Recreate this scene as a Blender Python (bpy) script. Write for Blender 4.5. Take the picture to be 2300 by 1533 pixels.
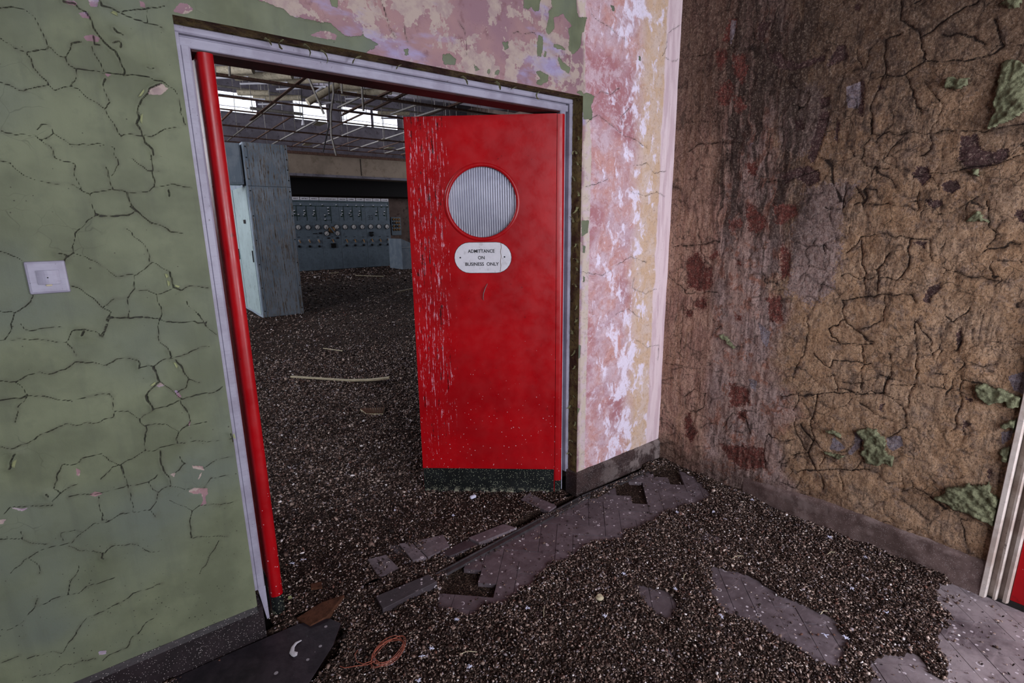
import bpy, math, random
import numpy as np
from mathutils import Matrix, Vector
random.seed(7)
rng = np.random.default_rng(11)
scene = bpy.context.scene
for o in list(bpy.data.objects):
    bpy.data.objects.remove(o)
COL = scene.collection

# ------------------------------------------------------------------ camera, view, lights
D = 1.7655          # door wall face (Y)
XL, XR, ZT = 0.2145, 1.7737, 1.984    # opening
YF = D + 0.065      # door frame face
XC = 2.477          # right wall face (X)
cam_d = bpy.data.cameras.new('camera')
cam_d.sensor_width = 36.0
cam_d.lens = 1141.4 / 2300 * 36
cam_d.clip_start = 0.02
cam = bpy.data.objects.new('camera', cam_d)
cam.location = (0, 0, 1.42)
cam.rotation_euler = (1.3462, 0.0123, -0.6566)
COL.objects.link(cam)
scene.camera = cam
scene.view_settings.view_transform = 'Standard'
scene.view_settings.look = 'None'
scene.view_settings.gamma = 1.0
scene.view_settings.use_curve_mapping = False
scene.view_settings.exposure = 0.85
try:
    scene.cycles.max_bounces = 5
    scene.cycles.diffuse_bounces = 3
    scene.cycles.glossy_bounces = 2
    scene.cycles.transmission_bounces = 5
    scene.cycles.sample_clamp_indirect = 4.0
    scene.cycles.caustics_reflective = False
    scene.cycles.caustics_refractive = False
except Exception:
    pass
world = bpy.data.worlds.new('overcast_sky')
scene.world = world
world.use_nodes = True
world.node_tree.nodes['Background'].inputs['Color'].default_value = (0.80, 0.86, 1.0, 1)
world.node_tree.nodes['Background'].inputs['Strength'].default_value = 1.0


def daylight(name, loc, target, sx, sy, power, color):
    l = bpy.data.lights.new(name, 'AREA')
    l.shape = 'RECTANGLE'
    l.size = sx
    l.size_y = sy
    l.energy = power
    l.color = color
    o = bpy.data.objects.new(name, l)
    o.location = loc
    d = Vector(target) - Vector(loc)
    o.rotation_euler = d.to_track_quat('-Z', 'Y').to_euler()
    COL.objects.link(o)
    return o


SKYC = (0.90, 0.90, 1.0)
# lobby: tall window behind the camera, added unseen light behind right to brighten the corner
LOBBY_WIN = (-0.7, 0.9, 0.95, 2.9)      # x0,x1,z0,z1 in the back wall (Y=-2.6)
daylight('lobby_window_daylight', (0.1, -2.58, 1.925), (1.0, 2, 1.0), 1.55, 1.85, 54, SKYC)
daylight('rear_added_light', (1.92, -1.34, 1.15), (1.92, 2, 1.15), 0.8, 1.5, 32, SKYC)
# hall: clerestory windows over the bulkhead and the tall windows of its left side
HALL_WINS = [(3.05, 4.2), (5.3, 6.4), (6.9, 7.98), (8.04, 9.0)]
for i, (a, b) in enumerate(HALL_WINS):
    daylight('clerestory_daylight', ((a + b) / 2, 18.72, 5.22), ((a + b) / 2, 10, 5.22), b - a, 0.66, 80, SKYC)
daylight('hall_side_daylight', (-3.9, 12.5, 3.4), (6, 12.5, 2.6), 8.0, 2.2, 250, SKYC)
daylight('cubicle_added_light', (-3.9, 4.9, 3.9), (2.0, 8.6, 2.6), 3.0, 1.6, 180, SKYC)  # unseen light added to brighten the cubicle end panel
daylight('hall_side_daylight', (11.9, 15.0, 3.0), (6, 15.0, 2.0), 4.0, 2.2, 60, SKYC)


# ------------------------------------------------------------------ traced outlines (mm on the wall and floor planes)
CR=[[1.0,[[-129,1927],[-106,1932],[-81,1932],[-70,1921],[-65,1905],[-65,1889],[-57,1873],[-55,1857]]],[1.0,[[-140,1859],[-132,1850],[-119,1841],[-97,1834],[-84,1841],[-69,1847],[-55,1857],[-47,1846],[-28,1835],[-20,1820],[-11,1815],[10,1813],[39,1815]]],[1.6,[[39,1815],[57,1817],[85,1817],[119,1818],[147,1814],[165,1814],[181,1799]]],[1.0,[[-97,1834],[-94,1813],[-81,1791],[-69,1768],[-57,1757],[-42,1767],[-25,1774],[-13,1772],[1,1752],[16,1739],[31,1728],[38,1708],[49,1679],[56,1662],[78,1668],[103,1664],[123,1669],[145,1683],[159,1691],[194,1700]]],[1.0,[[-157,1762],[-142,1759],[-121,1750],[-97,1759],[-70,1768]]],[2.6,[[-13,1966],[12,1965],[21,1956],[32,1952],[37,1932],[39,1914],[49,1896],[61,1882],[77,1868],[84,1852],[87,1832],[84,1817]]],[2.6,[[59,1984],[63,1972],[80,1969],[100,1961]]],[1.6,[[100,1961],[120,1956],[151,1953],[186,1945]]],[1.6,[[106,1964],[132,1978],[155,1987],[187,1997],[199,2003]]],[1.0,[[-11,1875],[-16,1861],[-20,1848],[-28,1835]]],[1.0,[[-11,1875],[10,1882]]],[1.0,[[-11,1815],[-17,1792],[-25,1774]]],[2.6,[[42,1801],[39,1780]]],[1.0,[[39,1780],[42,1763],[45,1746],[31,1728]]],[2.6,[[165,1806],[136,1786],[113,1754],[105,1732],[96,1694],[102,1679]]],[1.6,[[102,1679],[103,1664],[109,1650]]],[2.6,[[109,1650],[122,1636],[121,1619]]],[1.6,[[114,1618],[118,1584],[113,1577],[114,1536]]],[1.0,[[74,1608],[90,1594],[104,1578],[117,1579],[134,1580]]],[1.0,[[-175,1658],[-163,1652],[-138,1650],[-112,1649],[-94,1625],[-80,1598],[-64,1591],[-52,1586]]],[1.0,[[-112,1664],[-99,1678],[-89,1678],[-78,1657],[-52,1633],[-17,1636],[12,1642],[36,1632],[34,1616],[39,1591],[22,1559]]],[1.0,[[-78,1657],[-103,1638]]],[1.0,[[-187,1586],[-172,1584],[-156,1560],[-134,1545],[-101,1534],[-63,1536],[-49,1526],[-31,1510],[-5,1523],[19,1530],[47,1518],[89,1522],[114,1534],[152,1542],[205,1539]]],[1.6,[[10,1582],[16,1557],[22,1531]]],[1.0,[[-52,1586],[-52,1561],[-49,1526]]],[1.0,[[-31,1510],[-28,1490],[-29,1460],[7,1456],[32,1456],[55,1464],[64,1468]]],[1.6,[[49,1518],[48,1491],[64,1470],[94,1439]]],[1.0,[[181,1799],[194,1796],[199,1772],[202,1743],[208,1709]]],[1.0,[[155,1987],[153,1957]]],[1.0,[[25,1872],[39,1834],[46,1818]]],[2.6,[[79,1924],[90,1914],[99,1912]]],[2.6,[[72,1892],[86,1890],[87,1878]]],[2.6,[[138,1843],[151,1842],[156,1844]]],[2.6,[[144,1528],[147,1522],[146,1512]]],[2.6,[[35,1897],[34,1877],[46,1877]]],[1.0,[[-27,1486],[-29,1458],[-3,1453],[22,1454],[64,1468]]],[1.0,[[-29,1458],[-51,1437],[-72,1420],[-82,1395],[-87,1364],[-100,1355],[-110,1342]]],[1.6,[[48,1484],[64,1468],[83,1450],[109,1433],[134,1414],[162,1408]]],[1.0,[[-87,1364],[-61,1348],[-35,1328],[-21,1306],[-5,1297],[26,1300],[39,1299],[75,1325]]],[1.0,[[33,1424],[57,1394],[72,1369],[76,1330],[93,1321],[112,1303]]],[2.6,[[112,1303],[116,1283],[116,1257],[134,1249]]],[1.0,[[134,1249],[162,1255],[207,1251]]],[1.6,[[30,1297],[30,1258]]],[1.0,[[30,1258],[8,1238],[-18,1238],[-51,1219]]],[1.0,[[33,1255],[56,1254],[80,1241],[115,1254]]],[1.6,[[80,1241],[79,1217],[85,1199],[73,1168]]],[1.0,[[73,1168],[64,1132],[63,1102]]],[1.6,[[-106,1278],[-82,1260],[-64,1242],[-51,1219],[-35,1201],[-41,1188]]],[1.0,[[-41,1188],[2,1183],[36,1179],[72,1170],[100,1159],[168,1147],[192,1148]]],[1.0,[[8,1238],[7,1207],[4,1182]]],[1.0,[[-41,1188],[-50,1158],[-62,1133]]],[1.0,[[-62,1133],[-78,1154],[-99,1165],[-122,1160],[-140,1135],[-133,1118],[-124,1097]]],[1.0,[[-260,1155],[-224,1153],[-191,1147],[-140,1135]]],[1.0,[[-223,1371],[-201,1359],[-185,1346]]],[1.0,[[-248,1230],[-230,1225],[-222,1217],[-232,1193],[-253,1155]]],[1.0,[[-222,1217],[-203,1235],[-188,1246],[-180,1261]]],[1.0,[[-278,1053],[-251,1048],[-229,1057],[-201,1062],[-183,1054],[-151,1058],[-131,1077],[-103,1072],[-67,1055],[-43,1070],[-12,1067],[5,1061]]],[1.0,[[9,1037],[37,1036],[65,1048],[88,1053],[126,1056],[158,1069],[185,1072]]],[1.0,[[39,1036],[43,1010],[48,981]]],[2.6,[[97,1046],[105,1017]]],[1.0,[[105,1017],[123,976],[144,962]]],[1.0,[[63,1102],[84,1081],[88,1053]]],[1.0,[[146,1213],[171,1166],[196,1120],[213,1105]]],[1.0,[[-216,1191],[-213,1177],[-183,1173],[-132,1175]]],[2.6,[[-114,1364],[-105,1360],[-100,1354]]],[2.6,[[-100,1160],[-103,1146]]],[2.6,[[85,1072],[90,1059]]],[2.6,[[9,1058],[8,1034]]],[2.6,[[36,1036],[47,983]]],[2.6,[[47,983],[26,969],[11,948],[18,909]]],[1.6,[[18,909],[52,909],[93,919],[102,923],[144,925],[172,924],[207,940]]],[1.6,[[49,983],[72,959],[98,924]]],[1.6,[[97,1046],[106,1018],[121,979],[107,957],[90,947]]],[1.0,[[-253,1047],[-243,1030],[-235,1007],[-214,1001],[-192,990],[-158,978],[-119,977],[-73,976]]],[1.6,[[-286,1003],[-267,1000],[-235,1007]]],[1.0,[[-235,1007],[-255,976],[-267,941]]],[1.0,[[-307,882],[-282,876],[-255,877],[-223,895],[-199,901],[-176,913],[-145,900],[-108,901],[-74,905],[-68,922],[-64,957],[-71,979]]],[1.0,[[-68,923],[-39,915],[-12,888],[8,898],[20,906]]],[1.6,[[-12,888],[-13,871],[-3,855],[-9,826],[-16,806],[-15,784]]],[1.0,[[-15,784],[13,781],[66,787],[138,773],[210,761]]],[1.0,[[-2,860],[24,861],[45,856],[72,826],[100,833],[151,834]]],[1.0,[[93,917],[98,893],[106,852],[100,833]]],[2.6,[[72,824],[65,786]]],[1.0,[[-15,784],[-47,774],[-78,761],[-95,780],[-111,799]]],[1.0,[[-78,761],[-75,725],[-68,689],[-66,626],[-72,605]]],[1.0,[[-205,799],[-169,793],[-145,806],[-112,807]]],[1.0,[[-201,798],[-216,766],[-228,734],[-216,717]]],[1.0,[[-202,703],[-154,695],[-132,689],[-99,694],[-67,692],[-18,683],[3,708]]],[1.0,[[-126,731],[-98,760],[-78,761]]],[1.0,[[-18,683],[-13,659],[-1,649],[-12,618],[-33,596],[-72,605],[-96,609],[-130,597],[-160,606],[-190,585],[-220,564],[-255,574],[-285,571],[-304,558],[-347,530]]],[2.6,[[22,773],[17,746],[18,706],[30,684],[31,655]]],[1.0,[[31,655],[64,635],[78,633]]],[1.6,[[63,743],[67,725],[77,716],[59,698],[44,691]]],[1.0,[[-1,649],[22,658],[31,655]]],[1.0,[[114,620],[142,647],[186,642]]],[1.0,[[22,611],[44,585],[63,575],[70,551],[97,565],[149,549],[200,546]]],[1.6,[[70,551],[63,517],[58,466]]],[1.0,[[58,466],[98,453],[155,432]]],[1.0,[[67,332],[92,372],[134,425]]],[1.0,[[-349,633],[-324,625],[-311,619],[-294,601],[-265,584]]],[1.0,[[-311,619],[-304,643]]],[1.0,[[-236,582],[-231,602],[-207,599],[-186,588]]],[1.0,[[-229,557],[-212,547],[-181,522],[-151,509],[-134,516],[-110,511],[-74,499],[-49,464],[-19,454]]],[1.0,[[-304,558],[-292,536],[-289,502]]],[1.0,[[-173,736],[-194,732],[-216,717],[-235,700],[-237,690],[-277,704],[-312,713],[-331,700]]],[1.0,[[-139,681],[-142,638],[-140,609],[-118,598]]],[1.0,[[-30,596],[-21,571]]],[1.0,[[123,687],[158,703],[208,703]]],[1.0,[[-45,1186],[4,1181],[67,1170],[108,1158],[186,1145]]],[1.0,[[168,1179],[185,1135],[213,1104]]],[1.0,[[6,1198],[4,1181]]],[1.0,[[-45,1186],[-54,1156],[-66,1136]]],[2.6,[[-301,819],[-289,850],[-283,858]]],[2.6,[[-157,510],[-157,495],[-154,491]]],[2.6,[[208,784],[212,753]]],[2.6,[[-243,726],[-240,715]]],[1.0,[[-409,284],[-392,281],[-374,282]]],[1.0,[[-362,263],[-344,266],[-308,257],[-288,242],[-264,271],[-240,300],[-220,321],[-186,323],[-133,333],[-109,347],[-73,344],[-35,344]]],[1.0,[[-392,381],[-377,370],[-352,377],[-336,387],[-316,414],[-306,433]]],[1.0,[[-360,202],[-325,190],[-309,192],[-292,199],[-250,194],[-225,181]]],[1.6,[[-207,164],[-191,178],[-145,174]]],[1.0,[[-145,174],[-130,201],[-106,214],[-92,233],[-68,241]]],[1.0,[[-305,409],[-283,414],[-251,416],[-224,405],[-205,420],[-168,419],[-138,417]]],[1.0,[[-248,415],[-232,453],[-219,475],[-215,492]]],[1.6,[[823,2156],[837,2120],[848,2083],[863,2051]]],[1.0,[[904,2103],[906,2071],[915,2047]]],[1.0,[[1124,2153],[1147,2136],[1158,2107],[1152,2049]]],[1.0,[[1379,2166],[1450,2176],[1490,2187],[1500,2179]]],[1.0,[[1823,2322],[1883,2305],[1945,2294],[2011,2268],[2063,2266]]],[1.0,[[1846,1991],[1894,2021],[1958,2013],[2022,2054]]],[1.0,[[2476,2417],[2372,2354],[2363,2292],[2336,2245],[2415,2232],[2461,2249]]],[1.0,[[1775,1196],[1837,1185],[1920,1167],[1995,1185]]],[1.0,[[2033,1212],[2151,1252],[2282,1212]]],[1.0,[[1799,1876],[1874,1917],[1945,1891],[2058,1844],[2155,1829],[2238,1799]]],[1.0,[[2107,1978],[2034,1923],[2056,1879]]],[1.0,[[2143,1706],[2244,1724],[2311,1677],[2419,1695]]],[1.0,[[2131,1581],[2235,1559],[2340,1587],[2409,1563]]],[1.0,[[2179,1136],[2172,1082],[2294,1043],[2383,1064]]],[1.0,[[2046,957],[2147,973],[2260,904]]],[1.0,[[2223,793],[2317,734],[2434,731],[2430,640]]],[1.0,[[1799,1595],[1885,1610],[1956,1636]]]]
EXPO=[[[37,1979],[59,1984],[54,1966],[41,1965]],[[14,1945],[32,1952],[36,1937],[21,1935]],[[14,1893],[35,1900],[49,1895],[44,1885],[21,1884]],[[145,2003],[157,1999],[156,1988],[145,1988]],[[217,1993],[237,2017],[254,2019],[268,2008],[250,1993],[233,1991]],[[133,1786],[164,1807],[180,1796],[161,1777],[132,1775]],[[45,1813],[58,1813],[50,1805]],[[-13,1966],[12,1970],[16,1961],[-3,1959]],[[92,705],[119,694],[124,677],[115,683],[95,695]],[[116,674],[109,658],[102,653],[108,667]],[[72,623],[87,630],[123,616],[123,599],[114,590],[114,565],[97,562],[107,580],[105,605],[84,610]],[[38,975],[49,983],[61,972],[45,970]],[[80,952],[88,950],[96,927],[85,929]],[[-173,781],[-165,771],[-170,754],[-175,761]],[[-158,693],[-144,699],[-128,688],[-145,683]],[[100,833],[104,852],[107,846],[104,832]],[[34,695],[47,696],[43,680]],[[-314,714],[-294,701],[-279,703],[-295,694],[-310,707]],[[-340,688],[-329,684],[-337,674],[-342,676]],[[-212,201],[-194,193],[-197,182],[-212,188]],[[574,2002],[613,2023],[642,2025],[662,2019],[659,2005],[628,2002],[599,2002]]]
GREEN=[[[-649,-144],[-222,2170],[488,2415],[438,2069],[503,2060],[522,2045],[592,2047],[645,2050],[666,2035],[689,2022],[747,2033],[751,2049],[756,2032],[803,2018],[761,1986],[563,1808],[306,1752],[284,-1053]],[[1429,2316],[1531,2339],[1518,2299],[1512,2273],[1494,2265],[1470,2276],[1461,2262],[1434,2264]],[[1571,2357],[1721,2392],[1729,2311],[1740,2298],[1793,2306],[1780,2261],[1763,2237],[1753,2181],[1712,2142],[1681,2159],[1687,2201],[1680,2239],[1700,2252],[1672,2270],[1646,2289],[1620,2275],[1594,2265],[1601,2228],[1569,2193],[1553,2205],[1559,2236],[1571,2260],[1565,2284],[1584,2301]],[[1512,2181],[1534,2180],[1534,2129],[1521,2099],[1503,2106],[1506,2162]],[[1323,2122],[1352,2128],[1354,2105],[1337,2097]],[[1598,2166],[1647,2164],[1661,2156],[1621,2149],[1596,2157]],[[1621,2127],[1648,2104],[1693,2089],[1686,2063],[1645,2075],[1621,2100]],[[1493,2040],[1522,2049],[1566,2040],[1563,2015],[1525,1994],[1490,1996],[1522,2018]],[[1544,2131],[1556,2131],[1553,2106],[1542,2109]],[[1285,2008],[1310,2020],[1301,2000],[1284,1997]],[[1732,1992],[1750,2007],[1766,2005],[1777,1994],[1794,2001],[1826,2000],[1849,1992],[1842,1974],[1828,1947],[1836,1924],[1835,1889],[1780,1888],[1770,1928],[1772,1982]],[[895,2021],[913,2025],[916,2003],[898,2000]],[[1051,2029],[1079,2038],[1110,2023],[1105,2004],[1053,1998]],[[1188,2017],[1218,2005],[1192,1995]],[[1249,2014],[1262,2012],[1257,1995],[1248,1997]],[[1284,2012],[1307,2019],[1302,1998],[1284,1999]],[[646,2126],[675,2133],[675,2099],[655,2102]],[[1941,2384],[1966,2393],[1973,2369],[1955,2361]],[[2149,2213],[2163,2207],[2162,2191],[2147,2192]],[[1777,1437],[1829,1437],[1822,1383],[1779,1360]],[[1762,834],[1788,824],[1785,764],[1764,755]],[[1789,1323],[1806,1317],[1804,1286],[1790,1287]],[[1793,1176],[1811,1168],[1808,1144],[1794,1145]],[[1755,512],[1792,489],[1774,459],[1752,471]]]
RED=[[[1492,2368],[1465,2353],[1469,2303],[1500,2258],[1529,2281],[1516,2330]],[[1563,2243],[1507,2237],[1494,2188],[1518,2147],[1547,2170]],[[1468,2197],[1406,2182],[1384,2125],[1404,2061],[1452,2117]],[[1521,2078],[1476,2088],[1447,2055],[1467,1981],[1524,1999],[1537,2041]],[[1451,2001],[1398,1999],[1376,1949],[1418,1933]],[[1343,1499],[1309,1506],[1279,1469],[1234,1439],[1230,1399],[1277,1358],[1325,1399]],[[1418,1425],[1364,1442],[1344,1416],[1377,1383],[1415,1391]],[[1362,1700],[1318,1700],[1299,1674],[1304,1635],[1339,1646]],[[1654,1214],[1593,1263],[1525,1190],[1652,1183]],[[1199,1494],[1105,1498],[1085,1452],[1158,1406],[1193,1438]],[[1653,1207],[1624,1246],[1583,1266],[1557,1202],[1495,1187],[1487,1096],[1525,1056],[1633,1074]],[[1511,1264],[1472,1279],[1465,1252],[1497,1219],[1518,1232]],[[1368,1234],[1337,1240],[1334,1210],[1362,1213]],[[1574,1013],[1512,1029],[1508,973],[1559,957],[1582,983]],[[1630,958],[1591,953],[1598,903],[1626,909]],[[1344,965],[1311,960],[1313,933],[1332,930]],[[1600,317],[1569,369],[1540,282],[1505,261],[1544,184],[1580,204]],[[1283,452],[1237,465],[1242,416],[1279,404]],[[1364,236],[1201,283],[1129,290],[1111,200],[1226,135],[1328,177]],[[1344,591],[1240,588],[1223,508],[1323,460]],[[1197,1061],[1123,1077],[1103,962],[1160,946]],[[1148,1313],[1108,1306],[1094,1178],[1139,1150]]]
PURP=[[[1353,2314],[1295,2290],[1316,2261],[1319,2212],[1349,2234]],[[1298,2163],[1235,2155],[1217,2122],[1155,2094],[1112,2098],[1050,2096],[1048,2079],[1116,2071],[1166,2069],[1244,2090]],[[1007,2125],[975,2120],[962,2069],[1038,2047],[1039,2060]],[[1059,1936],[1012,1937],[1014,1900],[1046,1885]],[[1046,1878],[1004,1871],[1019,1769],[1043,1665],[1074,1690],[1061,1768]],[[907,1972],[886,1955],[876,1823],[898,1847]],[[980,1840],[965,1824],[958,1734],[974,1756]],[[1151,1860],[1114,1854],[1103,1816],[1139,1814]],[[967,2260],[948,2260],[934,2243],[944,2228],[961,2239]],[[1107,1657],[1071,1661],[1017,1627],[1013,1590],[1054,1571],[1117,1613],[1160,1585],[1189,1633]],[[555,1714],[512,1714],[496,1665],[461,1650],[422,1657],[414,1627],[468,1598],[524,1597],[548,1630]],[[587,1547],[569,1565],[543,1557],[534,1532],[552,1514],[584,1528]],[[670,1617],[638,1617],[622,1575],[644,1545],[683,1592]],[[633,1499],[579,1491],[571,1471],[606,1460]],[[842,1940],[812,1927],[834,1919]],[[370,1453],[352,1452],[345,1406],[371,1429]],[[586,1117],[576,1166],[542,1189],[534,1170],[560,1127],[567,1099]],[[465,970],[458,1032],[447,973],[453,925]],[[668,662],[656,666],[658,634],[671,638]],[[397,675],[375,667],[392,641]],[[644,1337],[605,1338],[607,1312]],[[404,764],[384,762],[397,745]],[[303,509],[293,513],[292,471],[302,488]]]
RGR=[[[474,1941],[435,1937],[413,1900],[392,1768],[427,1747],[486,1725],[477,1782],[483,1828],[477,1904]],[[618,1918],[559,1905],[561,1888],[582,1870],[624,1890]],[[507,1593],[486,1594],[487,1573],[502,1578]],[[498,1413],[470,1456],[435,1410]],[[522,2116],[494,2131],[455,2129],[460,2100],[485,2105],[509,2120]],[[857,482],[830,500],[792,483],[790,462],[827,475]],[[748,518],[705,548],[666,545],[630,517],[624,463],[591,451],[591,404],[623,407],[639,385],[692,389],[710,424],[703,476]],[[853,380],[810,387],[768,394],[785,362],[829,367]],[[382,818],[359,824],[306,823],[276,805],[245,806],[239,769],[287,755],[299,772],[343,753],[371,773],[382,797]],[[296,692],[237,750],[228,694],[253,652],[267,681],[294,679]],[[283,601],[244,621],[237,549],[275,548]],[[1416,844],[1397,856],[1323,785],[1342,781],[1415,834]],[[408,392],[365,414],[352,427],[293,459],[278,417],[252,401],[249,290],[300,307],[375,308],[453,328],[418,348]]]
PALE=[[[826,467],[772,427],[797,400],[833,396]],[[747,510],[713,505],[714,456],[748,401],[762,405],[741,462]],[[631,524],[579,550],[568,507],[600,472],[620,481]],[[304,870],[259,899],[246,813],[283,822]],[[291,660],[261,676],[261,643],[280,615]],[[1219,937],[1154,895],[1163,814],[1192,844]],[[1245,643],[1199,635],[1202,579],[1231,599]],[[955,1956],[906,1966],[892,1905],[900,1867],[939,1873],[950,1915]],[[1492,2361],[1464,2346],[1468,2295],[1481,2246],[1495,2295]],[[1344,1789],[1327,1787],[1350,1766]]]
MAUVE=[[[1099,1226],[1015,1354],[918,1370],[904,1130],[955,1078],[996,1050],[1070,1099],[1107,1071],[1102,1178]],[[1060,1564],[957,1586],[858,1572],[911,1477],[894,1225],[1098,1214],[1110,1398]],[[1220,2009],[1058,1990],[999,1829],[1033,1764],[1097,1700],[1201,1749],[1225,1908]]]
RCR=[[2.4,[[800,2226],[796,2155],[735,2097],[721,2076],[700,1994],[748,1957],[818,1972],[839,2094],[784,2104]]],[2.4,[[721,2076],[657,2120],[577,2157]]],[2.4,[[700,1994],[572,1964],[504,1964],[481,1991],[520,2076]]],[2.4,[[660,2071],[574,2042],[528,2008]]],[2.4,[[748,1951],[721,1873],[685,1805]]],[1.5,[[855,1853],[838,1759],[644,1738],[626,1831],[690,1921]]],[1.5,[[644,1738],[636,1676],[670,1655]]],[1.5,[[644,1738],[468,1725],[395,1736]]],[1.5,[[870,1971],[817,1966]]],[1.5,[[823,1974],[856,1859],[844,1766],[864,1675]]],[1.5,[[635,1892],[538,1889]]],[1.5,[[657,1597],[592,1585],[515,1603],[458,1597],[380,1635]]],[1.5,[[870,1676],[853,1633],[761,1625]]],[2.4,[[872,1482],[841,1488],[839,1523],[869,1566]]],[1.5,[[979,1479],[910,1469],[909,1576]]],[1.5,[[841,1488],[743,1484],[649,1461],[658,1526]]],[1.0,[[1751,2266],[1629,2236],[1623,2290]]],[1.0,[[1729,1950],[1604,1922],[1536,1920],[1520,1958]]],[1.0,[[1182,2009],[1127,1977],[1089,1952],[1119,1905],[1197,1933]]],[1.5,[[1685,1788],[1625,1816],[1508,1809],[1397,1796]]],[1.5,[[1243,1607],[1140,1607],[1019,1641]]],[1.5,[[452,1491],[428,1394],[392,1364]]],[1.5,[[875,1289],[824,1349],[728,1370],[657,1351],[595,1338],[579,1266]]],[2.4,[[823,1341],[814,1270],[792,1199],[785,1141]]],[2.4,[[724,1288],[753,1230],[740,1130]]],[2.4,[[657,1351],[662,1310],[644,1256],[676,1192]]],[1.5,[[877,1193],[747,1187],[635,1189]]],[2.4,[[870,1080],[826,1100],[739,1123],[628,1134],[602,1109]]],[2.4,[[870,1080],[847,998],[904,950],[887,921],[855,895]]],[2.4,[[847,998],[804,973],[726,918]]],[1.5,[[714,1118],[701,1018],[771,978]]],[2.4,[[891,897],[794,898],[731,909],[782,961]]],[1.5,[[775,901],[759,827],[743,697]]],[2.4,[[956,828],[884,777],[868,821],[759,827],[727,826]]],[1.5,[[665,884],[649,805],[668,709]]],[2.4,[[1072,586],[934,631],[850,670],[742,690],[668,709],[655,804]]],[2.4,[[919,635],[924,539],[926,460],[900,425],[925,345],[880,282]]],[1.5,[[886,727],[859,749],[837,681]]],[1.5,[[849,719],[748,736]]],[1.5,[[1007,514],[990,430],[925,345],[994,311]]],[2.4,[[962,240],[864,279],[780,321],[726,334],[674,354]]],[1.5,[[863,270],[838,188]]],[1.5,[[787,318],[761,222]]],[1.5,[[903,424],[876,389],[853,380],[866,296]]],[1.5,[[711,382],[726,334]]],[1.5,[[668,709],[578,673],[568,772],[647,745]]],[1.5,[[568,772],[564,831],[597,1033]]],[1.5,[[592,1033],[537,958],[528,889]]],[1.5,[[589,669],[572,583],[631,524]]],[1.5,[[1001,381],[1057,353],[1121,387],[1127,271],[1109,181]]],[1.5,[[1363,339],[1311,434],[1243,425],[1209,359]]],[1.5,[[545,1248],[501,1225],[439,1210],[369,1209]]],[1.5,[[437,846],[413,719],[425,616]]],[1.5,[[1029,719],[1000,811],[985,954],[997,993]]],[1.5,[[1536,368],[1484,414],[1480,497],[1546,501],[1609,442],[1593,383],[1536,368]]],[1.0,[[1651,1014],[1648,663]]],[1.5,[[1595,1421],[1563,1276],[1537,1213]]],[1.0,[[1776,616],[1599,622],[1409,644],[1329,633]]],[1.5,[[1921,1153],[1810,1150],[1631,1046],[1444,1063]]],[1.5,[[1457,1332],[1555,1313],[1750,1299]]]]
BARE=[[[774,1490],[934,1675],[1058,1692],[1598,1695],[1814,1686],[2212,1680],[2447,1668],[2426,1473],[2340,1310],[2231,1294],[2034,1371],[1883,1364],[1723,1397],[1660,1357],[1544,1428],[1188,1418],[1139,1388],[940,1388],[855,1383]],[[1816,990],[1879,868],[1862,716],[1862,543],[1810,481],[1674,471],[1642,614],[1649,712],[1614,795],[1670,901]],[[2364,381],[2720,164],[2748,43],[2028,-27],[1773,174],[2038,277],[2241,298]],[[-117,1627],[175,1775],[348,1743],[429,1692],[450,1609],[403,1522],[298,1466],[247,1340]],[[1777,390],[1934,312],[1784,166],[1548,351]],[[1467,1110],[1533,1010],[1422,892],[1395,969]]]
LB={"a":[[605,1681],[821,1650],[825,1587],[598,1597]],"b":[[1495,1892],[1566,1911],[1599,1730],[1533,1714]],"c":[[1095,1778],[1286,1767],[1321,1701],[1113,1716]],"d":[[938,1769],[1092,1780],[1104,1714],[962,1722]],"e":[[827,1940],[877,1917],[878,1774],[821,1792]],"f":[[882,1913],[1018,1875],[997,1779],[882,1770]],"g":[[788,1968],[824,1943],[818,1794],[783,1803]],"h":[[671,1923],[747,1901],[754,1778],[664,1785]],"i":[[333,1762],[431,1780],[513,1761],[425,1697],[362,1693]],"j":[[427,1913],[468,1898],[459,1861],[421,1882]],"k":[[1344,3732],[1512,3633],[1445,3523],[1344,3607]]}
FEA=[[2030,1312],[2169,1201],[2152,1129],[2430,1139],[2621,970],[2390,758],[1553,991],[1463,1172],[1229,1062],[1560,799],[795,1390],[1031,1273],[930,2214],[1140,1985],[796,1389],[658,1331],[616,1324],[409,2100],[453,2098],[718,1187],[563,1247],[2094,564],[2050,437],[1762,531],[1803,481],[2350,603],[2388,757]]
FIT=[[[1764,11941],[2570,11312],20],[[2386,12008],[3267,11278],20],[[3076,12049],[3971,11139],14],[[2652,13309],[3223,12982],16],[[3051,13654],[3921,13003],16],[[4514,12043],[5374,11304],18],[[4258,11484],[4676,11281],20],[[6005,13528],[6743,13163],14]]
GA = [[4.809,1.445],[5.116,1.441],[5.422,1.441],[5.706,1.443],[6.06,1.439],[5.706,1.231],[6.066,1.233],[6.347,1.436],[6.656,1.436],[6.959,1.435],[7.267,1.439],[7.574,1.438],[7.88,1.433]]
SW = [[4.81,1.001],[5.119,1.002],[5.426,0.994],[5.896,0.99],[6.368,0.977],[6.661,0.973],[6.973,0.957],[7.284,0.969],[7.589,0.96],[7.896,0.961]]
KN = [[4.784,0.835],[5.12,0.823],[5.429,0.816],[6.354,0.815],[6.658,0.811],[6.966,0.811],[7.276,0.807],[7.577,0.807],[7.885,0.806]]
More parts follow.
